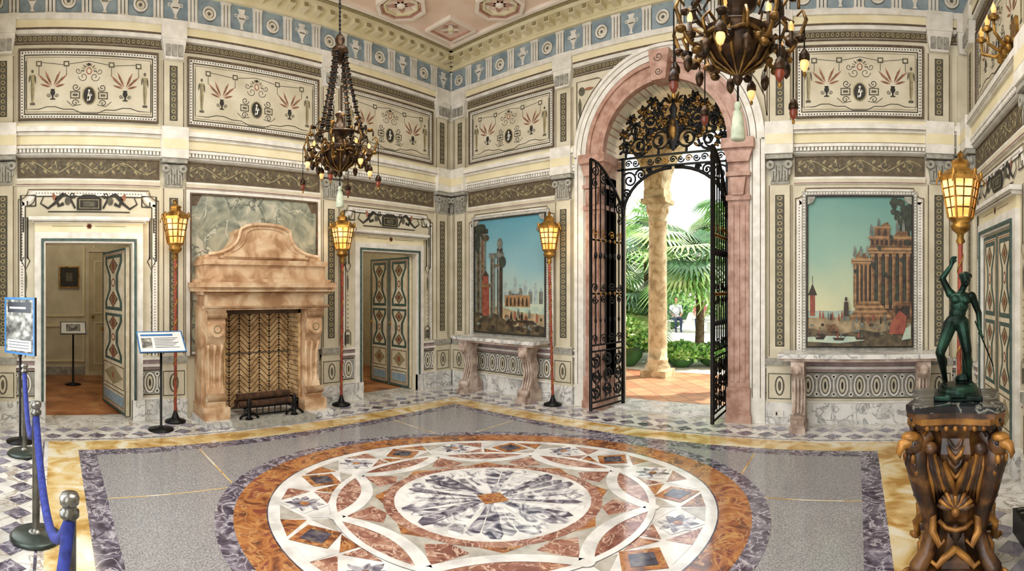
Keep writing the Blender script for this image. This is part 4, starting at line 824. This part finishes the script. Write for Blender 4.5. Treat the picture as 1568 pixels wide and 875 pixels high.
# ---------------- chandeliers
glow=mat('lamp_glass_amber',['#d98a3c','#ffd08a'],8,.3,emit=.9); redg=mat('glass_red',['#4a1a10','#80341c'],10,.2,emit=.1); tas=mat('tassel',['#a9b39a','#ced4bc'],20,.8)
def chandelier(x,y):
    b=MB()
    b.lathe([(.0,5.5),(.09,5.5),(.08,5.45),(.03,5.4),(.015,5.36)],14,bronze)
    z=5.36
    while z>4.1:
        b.lathe([(.004,z),(.012,z-.012),(.012,z-.03),(.004,z-.045)],6,iron); z-=.042
    b.lathe([(0,4.12),(.03,4.1),(.05,4.05),(.03,4.0),(.075,3.97),(.085,3.93),(.05,3.9),(.03,3.84),(0,3.8)],14,bronze)
    for k in range(4):
        a=k*pi/2+.5; c,s_=cos(a),sin(a); n=30
        for i in range(n):
            t=i/(n-1); r=.06+.18*t**1.3; z=3.92-.80*t; b.sph((c*r,s_*r,z),(.02,.02,.022),iron,6,4)
            if i%2==0: b.sph((c*r,s_*r,z),(.034,.034,.012),bronze,6,4)
    b.lathe([(0,2.70),(.015,2.71),(.03,2.74),(.02,2.765),(.06,2.79),(.12,2.83),(.165,2.9),(.175,2.96),(.19,2.98),(.16,3.0),(.08,3.01),(.05,3.05),(.06,3.1),(.1,3.13),(.11,3.17),(.06,3.19),(.03,3.28),(.05,3.32),(0,3.36)],20,bronze)
    for k in range(12):
        a=k*pi/6; b.tube([(.02*cos(a),.02*sin(a),2.76),(.125*cos(a),.125*sin(a),2.825),(.172*cos(a),.172*sin(a),2.9),(.182*cos(a),.182*sin(a),2.96)],[.005,.009,.011,.008],bronzeg,5)
    b.tube([(.24*cos(a),.24*sin(a),3.1) for a in [2*pi*i/28 for i in range(28)]],.014,bronze,6,closed=True)
    b.tube([(.19*cos(a),.19*sin(a),2.93+.012*cos(6*a)) for a in [2*pi*i/48 for i in range(48)]],.012,bronzeg,6,closed=True)
    for k in range(8):
        a=k*pi/4; c,s_=cos(a),sin(a)
        Q=lambda r,z:(c*r,s_*r,z)
        b.tube([Q(.16,2.93),Q(.22,2.86),Q(.29,2.87),Q(.34,2.95),Q(.37,3.03),Q(.35,3.08),Q(.32,3.05)],[.014,.014,.013,.012,.011,.009,.006],bronzeg)
        b.tube([Q(.24,3.1),Q(.28,3.16),Q(.33,3.14),Q(.33,3.09)],.009,bronzeg); b.tube([Q(.2,3.0),Q(.25,3.05),Q(.3,3.02),Q(.28,2.97),Q(.25,2.99)],.008,bronze)
        for r_,z_ in ((.25,2.84),(.34,2.93),(.3,3.15),(.2,2.89)): b.sph(Q(r_,z_),(.032,.03,.02),bronzeg if k%2 else bronze,6,4,rot=Matrix.Rotation(a,3,'Z'))
        b.lathe([(.0,0),(.03,.02),(.035,.035),(.012,.045),(.012,.09)],8,bronze,Q(.29,2.88)); b.lathe([(.010,0),(.016,.022),(.010,.05),(0,.06)],8,glow,Q(.29,2.97))
        zl=2.60 if k%2 else 2.76; rr=.38 if k%2 else .36
        b.tube([Q(rr,3.02),Q(rr,zl+.1)],.004,iron,4); b.lathe([(.0,.12),(.012,.11),(.028,.085),(.03,.06),(.026,.05)],8,bronze,Q(rr,zl)); b.lathe([(.022,.052),(.025,.03),(.016,.005),(0,-.01)],8,redg if k%2 else glow,Q(rr,zl)); b.sph(Q(rr,zl-.02),(.01,.01,.015),gold,6,4)
    for k in range(8):
        a=k*pi/4+pi/8; c,s_=cos(a),sin(a)
        b.tube([(c*.17,s_*.17,2.96),(c*.25,s_*.25,3.0),(c*.3,s_*.3,2.94),(c*.27,s_*.27,2.88)],.009,bronzeg); b.lathe([(.0,.1),(.022,.08),(.026,.05),(.018,.02),(0,0)],8,bronze,(c*.27,s_*.27,2.76)); b.tube([(c*.27,s_*.27,2.86),(c*.27,s_*.27,2.9)],.004,iron,4)
        b.tube([(c*.2,s_*.2,3.1),(c*.24,s_*.24,3.2),(c*.2,s_*.2,3.25)],.008,bronze); b.sph((c*.2,s_*.2,3.25),(.018,.018,.022),bronzeg,6,4)
    b.tube([(0,0,2.7),(0,0,2.6)],.006,iron,4); b.lathe([(0,2.62),(.018,2.61),(.022,2.59),(.012,2.575),(.025,2.56),(.034,2.5),(.042,2.42),(.036,2.41),(0,2.412)],12,tas)
    b.build('chandelier',loc=(x,y,0))
    l=bpy.data.lights.new('chandelier_light','POINT'); l.energy=12; l.shadow_soft_size=.15; l.color=(1,.88,.72); o=bpy.data.objects.new('chandelier_light',l); o.location=(x,y,3.42); sc.collection.objects.link(o)
chandelier(-4.24,2.65); chandelier(-.63,2.68)
# ---------------- lanterns on poles
amber=mat('lantern_glass',['#f0a04a','#ffdca0'],6,.3,emit=1.0); stripe=mat('pole_red',['#7a2c1c','#9c4630'],12,.5)
def lantern(x,y,lean=0):
    b=MB()
    b.lathe([(.0,0),(.13,0),(.13,.02),(.05,.05),(.03,.1),(.02,.14)],16,iron)
    n=60; ps=[(lean*(i/n)**1,0,.1+1.9*i/n) for i in range(n+1)]
    b.tube(ps,.019,stripe,8); b.tube([(p[0]+.019*cos(i*.9),.019*sin(i*.9),p[2]) for i,p in enumerate(ps)],.008,gold,5)
    c=(lean,0,0)
    b.lathe([(.019,1.96),(.04,1.98),(.025,2.01),(.03,2.04),(.07,2.07),(.085,2.10),(.06,2.12),(.095,2.15),(.10,2.165)],12,gold,c)
    b.lathe([(.092,2.165),(.148,2.45)],6,amber,c,sm=False)
    for k in range(6):
        a=k*pi/3; b.tube([(lean+.097*cos(a),.097*sin(a),2.16),(lean+.155*cos(a),.155*sin(a),2.46)],.010,gold,5)
        a2=a+pi/6
        b.tube([(lean+.085*cos(a2),.085*sin(a2),2.17),(lean+.135*cos(a2),.135*sin(a2),2.45)],.005,bronzeg,4)
        b.sph((lean+.165*cos(a),.165*sin(a),2.5),(.018,.018,.035),gold,6,5)
        b.tube([(lean+.16*cos(a),.16*sin(a),2.48),(lean+.19*cos(a),.19*sin(a),2.46),(lean+.19*cos(a),.19*sin(a),2.42)],.007,gold,5)
    for z,r in ((2.24,.114),(2.32,.13),(2.39,.144)): b.tube([(lean+r*cos(k*pi/3),r*sin(k*pi/3),z) for k in range(6)],.006,bronzeg,4,closed=True)
    b.lathe([(.165,2.45),(.172,2.48),(.155,2.50),(.12,2.53),(.075,2.555),(.065,2.58),(.08,2.60),(.05,2.62),(.02,2.64),(.028,2.665),(0,2.70)],6,gold,c,sm=False)
    b.build('pole_lantern',loc=(x,y,0))
    l=bpy.data.lights.new('lantern_light','POINT'); l.energy=5; l.shadow_soft_size=.15; l.color=(1,.75,.46); o=bpy.data.objects.new('lantern_light',l); o.location=(x+lean+(.3 if x<0 else -.3),y-.25,2.35); sc.collection.objects.link(o)
lantern(-6.0,1.44); lantern(-5.98,3.76,.03); lantern(-3.96,5.86,-.06); lantern(.80,3.92,.02)
# ---------------- pedestal + statue
wd=mat('carved_wood',['#1a0f08','#3a2210','#6c4722'],9,.36,bump=.5); wg=mat('carved_wood_gilt',['#6a421a','#b07c38'],9,.4,metal=.35); blk=mat('black_marble',['#0d0d0f','#24242a'],9,.2,vein='#8a8a80',vs=5)
pd=MB()
def sq(r,k=.82):
    out=[]
    for q in range(4):
        a=q*pi/2+pi/4; A=(r*1.25*cos(a-.12),r*1.25*sin(a-.12)); B=(r*1.25*cos(a+.12),r*1.25*sin(a+.12)); out+=[A,B]; m_=(r*k*cos(a+pi/4),r*k*sin(a+pi/4)); out.append(m_)
    return out
MZ=Matrix(((1,0,0,0),(0,0,1,0),(0,1,0,0),(0,0,0,1)))
pd.M=MZ
for r,z0,z1,m_ in ((.27,.95,.985,blk),(.265,.92,.95,wd),(.235,.88,.92,wg),(.22,.85,.88,wd),(.24,.0,.06,blk),(.225,.06,.10,wd)): pd.ext(sq(r),z0,z1,m_)
pd.M=Matrix()
pd.lathe([(.20,.08),(.19,.14),(.13,.2),(.12,.26),(.16,.34),(.19,.46),(.21,.6),(.21,.72),(.19,.8),(.21,.86)],8,wd,sm=False,a0=pi/8)
for q in range(4):
    a=q*pi/2+pi/4; c,s_=cos(a),sin(a); T=(-s_,c); rot=Matrix.Rotation(a,3,'Z')
    Q=lambda r,z,t=0:(c*r+T[0]*t,s_*r+T[1]*t,z)
    pd.tube([Q(.22,.82),Q(.28,.78),Q(.29,.68),Q(.25,.54),Q(.20,.40),Q(.18,.28),Q(.22,.17),Q(.29,.11),Q(.32,.09)],[.05,.055,.065,.06,.05,.042,.045,.05,.03],wd,10)
    # eagle head with hooked beak, brow and crest feathers
    pd.sph(Q(.305,.78),(.066,.055,.066),wd,12,8,rot); pd.tube([Q(.35,.80),Q(.395,.79),Q(.415,.755),Q(.405,.725)],[.036,.028,.016,.004],wg,8); pd.sph(Q(.335,.825),(.055,.052,.026),wg,8,5,rot)
    for t in (-.04,.04): pd.sph(Q(.345,.80,t),.012,blk,6,4); pd.tube([Q(.28,.83,t),Q(.25,.87,t*1.4)],[.018,.004],wd,6)
    for j in range(3):
        for t in (-1,0,1): pd.sph(Q(.345-.012*j,.715-.035*j,t*.032),(.016,.016,.026),wg if (j+t)%2 else wd,6,4,rot)
    for j in range(3): pd.sph(Q(.33,.095,(j-1)*.035),(.04,.018,.022),wg,8,5,rot)
    for j in range(4): pd.sph(Q(.29-.025*j,.59-.05*j),(.014,.035-.003*j,.022),wg if j%2 else wd,6,4,rot)
    for t in (-1,1):
        for j in range(7):
            y0=.035+.016*j
            pd.tube([Q(.265-.008*j,.77-.012*j,t*y0),Q(.265-.012*j,.68-.012*j,t*(y0+.022)),Q(.24-.014*j,.58-.01*j,t*(y0+.030)),Q(.21-.012*j,.46+.014*j,t*(y0+.016))],[.012,.018,.017,.004],wd if j%3 else wg,6,flat=.7)
        pd.sph(Q(.26,.765,t*.075),(.042,.042,.035),wd,8,5)
        pd.tube([Q(.2,.38,t*.03),Q(.24,.32,t*.07),Q(.21,.24,t*.09),Q(.2,.28,t*.12)],[.02,.022,.018,.01],wg,7)
for q in range(4):
    a=q*pi/2; c,s_=cos(a),sin(a); T=(-s_,c)
    F=lambda r,z,t=0:(c*r+T[0]*t,s_*r+T[1]*t,z)
    for j in range(11):
        g=-1.3+2.6*j/10; pd.tube([F(.20,.43),F(.225,.43+.06*cos(g),.055*sin(g)),F(.215,.43+.11*cos(g),.10*sin(g))],[.006,.017,.012],wg if j%2 else wd,6)
    pd.sph(F(.21,.42),.028,wg,8,6); pd.sph(F(.18,.3),(.035,.035,.05),wd,8,6); pd.tube([F(.18,.36,-.09),F(.2,.33,-.05),F(.205,.32,0),F(.2,.33,.05),F(.18,.36,.09)],.014,wg,7)
    for j in range(4):
        for t in (-1,1): pd.tube([F(.205,.60+.05*j,0),F(.225,.63+.05*j,t*.025),F(.21,.67+.05*j,t*.045)],[.010,.014,.004],wd if j%2 else wg,6)
    for j in (-1,1): pd.tube([F(.16,.20,0),F(.2,.17,j*.06),F(.19,.12,j*.1),F(.2,.15,j*.13)],[.02,.02,.018,.01],wg,7)
    for j in range(7): pd.sph(F(.225,.865,(j-3)*.05),.016,wg,6,4)
pd.build('carved_pedestal',loc=(.57,2.86,0),rotz=-.2)
vg=mat('verdigris_bronze',['#070a08','#14261f','#2b4a3c'],7,.4,metal=.8,bump=.2)
def stat(b):
    m=vg
    hipL,hipR=(-.045,-.005,.365),(.022,.005,.375); kL,kR=(-.10,-.075,.215),(.050,-.005,.215); fL,fR=(-.072,-.005,.045),(.068,.02,.045)
    cap(b,hipL,kL,.043,.028,m); cap(b,hipR,kR,.043,.029,m)
    cap(b,kL,fL,.027,.014,m); cap(b,kR,fR,.027,.014,m)
    b.sph((-.085,.0,.15),(.025,.03,.045),m); b.sph((.06,.018,.15),(.025,.03,.045),m)
    b.sph((-.08,-.035,.032),(.018,.042,.014),m); b.sph((.075,-.012,.032),(.018,.042,.014),m)
    b.sph((-.01,.005,.385),(.064,.046,.045),m); b.sph((-.03,.038,.372),(.034,.03,.036),m); b.sph((.015,.038,.378),(.034,.03,.036),m)
    b.sph((-.004,0,.43),(.05,.037,.05),m); b.sph((.006,0,.475),(.055,.04,.055),m); b.sph((.014,0,.515),(.068,.043,.042),m)
    b.sph((-.014,-.03,.51),(.03,.02,.024),m); b.sph((.044,-.028,.506),(.03,.02,.024),m)
    b.sph((-.044,0,.543),(.028,.027,.027),m); b.sph((.076,0,.528),(.028,.027,.027),m)
    cap(b,(.018,0,.55),(.034,-.008,.588),.02,.019,m)
    b.sph((.042,-.012,.62),(.03,.036,.04),m,14,10); b.sph((.050,-.046,.612),(.006,.01,.01),m); b.sph((.04,.004,.638),(.036,.037,.032),m,14,8); b.sph((.048,-.04,.595),(.014,.012,.01),m)
    for i in range(10):
        a=i*.63; b.sph((.042+.03*cos(a),.002+.03*sin(a),.643+.006*(i%2)),.011,m,6,4)
    cap(b,(-.05,0,.548),(-.09,-.01,.63),.024,.018,m); cap(b,(-.09,-.01,.63),(-.04,-.02,.70),.019,.012,m); b.sph((-.035,-.022,.718),(.014,.01,.018),m)
    for i in range(4): cap(b,(-.044+i*.008,-.022,.732),(-.036+i*.010,-.03,.755-.004*abs(i-1.5)),.0048,.004,m,6)
    cap(b,(-.026,-.022,.715),(-.008,-.03,.728),.005,.0042,m,6)
    cap(b,(.082,0,.523),(.118,.015,.43),.024,.018,m); cap(b,(.118,.015,.43),(.122,-.045,.345),.019,.012,m); b.sph((.124,-.055,.33),(.012,.014,.016),m)
    for i in range(4): cap(b,(.116+i*.006,-.063,.33-.005*i),(.129+i*.004,-.071,.315-.006*i),.005,.0045,m,6)
    cap(b,(.119,-.05,.327),(.113,-.067,.318),.005,.0045,m,6)
    cap(b,(.095,-.09,.39),(.20,-.01,.13),.006,.005,m,6)
    b.lathe([(.12,-.03),(.12,.0),(.11,.012),(.105,.028),(0,.03)],20,m)
    cap(b,(.05,.045,.02),(.035,.04,.30),.026,.016,m); b.sph((.03,.04,.05),(.05,.03,.03),m)
    b.box(-.135,.135,-.11,.11,-.05,-.02,m)
st=remesh_fig('bronze_statue',stat,.0038,(.58,2.84,1.036),-.2)
# ---------------- signs, stanchions
steel=mat('steel',['#5d5d58','#8a8a84'],10,.3,metal=.9); basem=mat('stanchion_base',['#2f3834','#46504b'],10,.35,metal=.6); ropem=mat('rope_blue',['#1a256a','#2c3b94'],30,.8); signblue=mat('sign_blue',['#1f5f9a','#2f78b4'],6,.4); signw=mat('sign_white',['#d2d4d4','#e2e2e0'],6,.5); signk=mat('sign_dark',['#191d22','#2a3038'],6,.4); photo=mat('sign_photo',['#2c2c2a','#6c6c66','#b4b4ac'],14,.5)
PO=[(-4.95,-.30),(-3.28,-.125),(-1.80,.05)]
for x,y in PO:
    b=MB(); b.lathe([(0,0),(.165,0),(.17,.012),(.15,.03),(.05,.045),(.03,.06),(.024,.07),(.024,.79),(.035,.80),(.035,.82),(.026,.825),(.026,.84),(.034,.845),(.036,.865),(.03,.88),(0,.885)],24,steel); b.lathe([(0,.001),(.166,.001),(.172,.013),(.152,.031),(.052,.046)],24,basem); b.build('stanchion_post',loc=(x,y,0))
b=MB()
for i in range(2):
    p=Vector((*PO[i],.79)); q=Vector((*PO[i+1],.79)); b.tube([p+(q-p)*t-Vector((0,0,1.5*t*(1-t)*.9)) for t in [k/20 for k in range(21)]],.022,ropem,8)
q=Vector((*PO[2],.79)); b.tube([q+Vector((1.2*t,-.25*t,-1.3*t*(1-t)))  for t in [k/12 for k in range(7)]],.022,ropem,8)
b.build('velvet_rope')
b=MB(); b.lathe([(0,0),(.15,0),(.15,.012),(.03,.03),(.014,.05),(.014,.98)],16,iron)
b.M=Matrix.Translation((0,0,1.0))@Matrix.Rotation(-.9,4,'X'); b.box(-.27,.27,-.012,.0,-.17,.17,signk)
b.frame(-.27,.27,-.17,.17,.012,-.0135,signblue); b.rect(-.255,.255,-.155,.155,-.013,signw)
for i in range(7): b.rect(-.08,.20-(i%3)*.03,.05-i*.025,.058-i*.025,-.0142,signk)
b.rect(-.23,-.11,-.10,.06,-.0142,photo); b.rect(-.23,.15,.09,.12,-.0142,signblue)
b.build('lectern_sign',loc=(-5.70,1.2,0),rotz=pi/2)
b=MB(); b.lathe([(0,0),(.15,0),(.15,.012),(.03,.03),(.014,.05),(.014,.95)],16,iron)
b.box(-.23,.23,-.015,.015,.92,1.52,signk); b.frame(-.23,.23,.92,1.52,.022,-.0165,signblue); b.rect(-.205,.205,.945,1.495,-.016,photo); b.rect(-.18,.18,1.36,1.47,-.017,signk); b.rect(-.15,.1,1.40,1.42,-.0175,signw); b.rect(-.18,.18,.96,1.07,-.017,signw)
for i in range(3): b.rect(-.17,.15,1.045-i*.03,1.052-i*.03,-.0175,signk)
b.build('poster_sign',loc=(-5.36,-.37,0),rotz=pi/2-.75)
b=MB(); b.lathe([(0,0),(.14,0),(.14,.012),(.02,.03),(.014,.9)],12,iron); b.M=Matrix.Translation((0,0,.95))@Matrix.Rotation(-.8,4,'X'); b.box(-.22,.22,-.015,0,-.14,.14,signk); b.rect(-.2,.2,-.12,.12,-.016,signw); b.rect(-.12,.12,-.08,.08,-.017,photo); b.build('lectern_sign',loc=(-8.6,.30,0),rotz=pi/2)
b=MB(ME@Matrix.Translation((4.2,0,3.75)))
b.ext([(-.06,-.2),(.06,-.2),(.1,0),(.06,.2),(-.06,.2),(-.1,0)],0,.04,gold)
for k in (-1,0,1):
    b.tube([(k*.04,.04,0),(k*.12,.16,-.1),(k*.2,.26,-.05),(k*.2,.27,.05)],[.018,.016,.014,.012],gold,7); b.lathe([(.02,.05),(.05,.07),(.03,.09),(.02,.1)],8,gold,(k*.2,.27,0)); b.lathe([(.015,.1),(.025,.14),(0,.2)],8,glow,(k*.2,.27,0))
    for j in range(5): b.sph((k*.1+.03*cos(j*1.3),.12,-.08+.05*sin(j*1.3)),(.035,.03,.03),gold,6,5)
b.build('wall_sconce')
b=MB(); b.box(1.02,1.36,2.2,3.2,0.0,.16,iron)
for i in range(16): b.box(1.04,1.34,2.24+i*.06,2.265+i*.06,.16,.17,steel)
b.build('floor_register')
b=MB(MN); b.box(-.98,-.86,.075,.085,.08,.16,white); b.rect(-.95,-.93,.1,.14,.086,ink); b.build('wall_outlet')
# ---------------- world + lights
w=bpy.data.worlds.new("world"); sc.world=w; w.use_nodes=True; bg=w.node_tree.nodes['Background']; bg.inputs[0].default_value=(.9,.95,1,1); bg.inputs[1].default_value=2.6
def area(n,loc,rot,sx_,sy_,e,col=(1,1,1)):
    l=bpy.data.lights.new(n,'AREA'); l.shape='RECTANGLE'; l.size=sx_; l.size_y=sy_; l.energy=e; l.color=col; o=bpy.data.objects.new(n,l); o.location=loc; o.rotation_euler=rot; sc.collection.objects.link(o); return o
area('window_light',(-2.4,YS-.35,2.4),(pi/2,0,0),6.2,3.6,235,(.98,.985,1))  # added fill lamp behind the south openings, brightens the room
area('ceiling_light',(-1.9,2.1,5.38),(0,0,0),3.6,3.2,250,(1,.98,.94))  # unseen area lamp added overhead to light the room evenly
for y,e in ((.4,26),(4.6,26)):  # added point lamps without fixtures, brighten the hall beyond the doors
    l=bpy.data.lights.new('hall_light','POINT'); l.energy=e; l.shadow_soft_size=.3; l.color=(1,.88,.68); o=bpy.data.objects.new('hall_light',l); o.location=(-8,y,2.8); sc.collection.objects.link(o)
s=bpy.data.lights.new('sun','SUN'); s.energy=7.5; s.angle=.02; s.color=(1,.96,.88); o=bpy.data.objects.new('sun',s); o.rotation_euler=(math.radians(-24),math.radians(22),0); sc.collection.objects.link(o)
try:
    sc.view_settings.view_transform='Standard'; sc.view_settings.look='None'; sc.view_settings.exposure=0.0
except Exception: pass
cam=bpy.data.cameras.new("camera"); co=bpy.data.objects.new("camera",cam); sc.collection.objects.link(co); sc.camera=co
co.location=(0,0,1.6); f=780.; xn=1310.; yh=444.; W=1568.; H=874.7
co.rotation_euler=(pi/2,0,-(W/2-xn)/f)
cam.lens=18; cam.type='PANO'; cam.panorama_type='CENTRAL_CYLINDRICAL'
cam.central_cylindrical_range_u_min=-W/2/f; cam.central_cylindrical_range_u_max=W/2/f
cam.central_cylindrical_range_v_min=-(H-yh)/f; cam.central_cylindrical_range_v_max=yh/f; cam.central_cylindrical_radius=1.0
cam.clip_start=.05
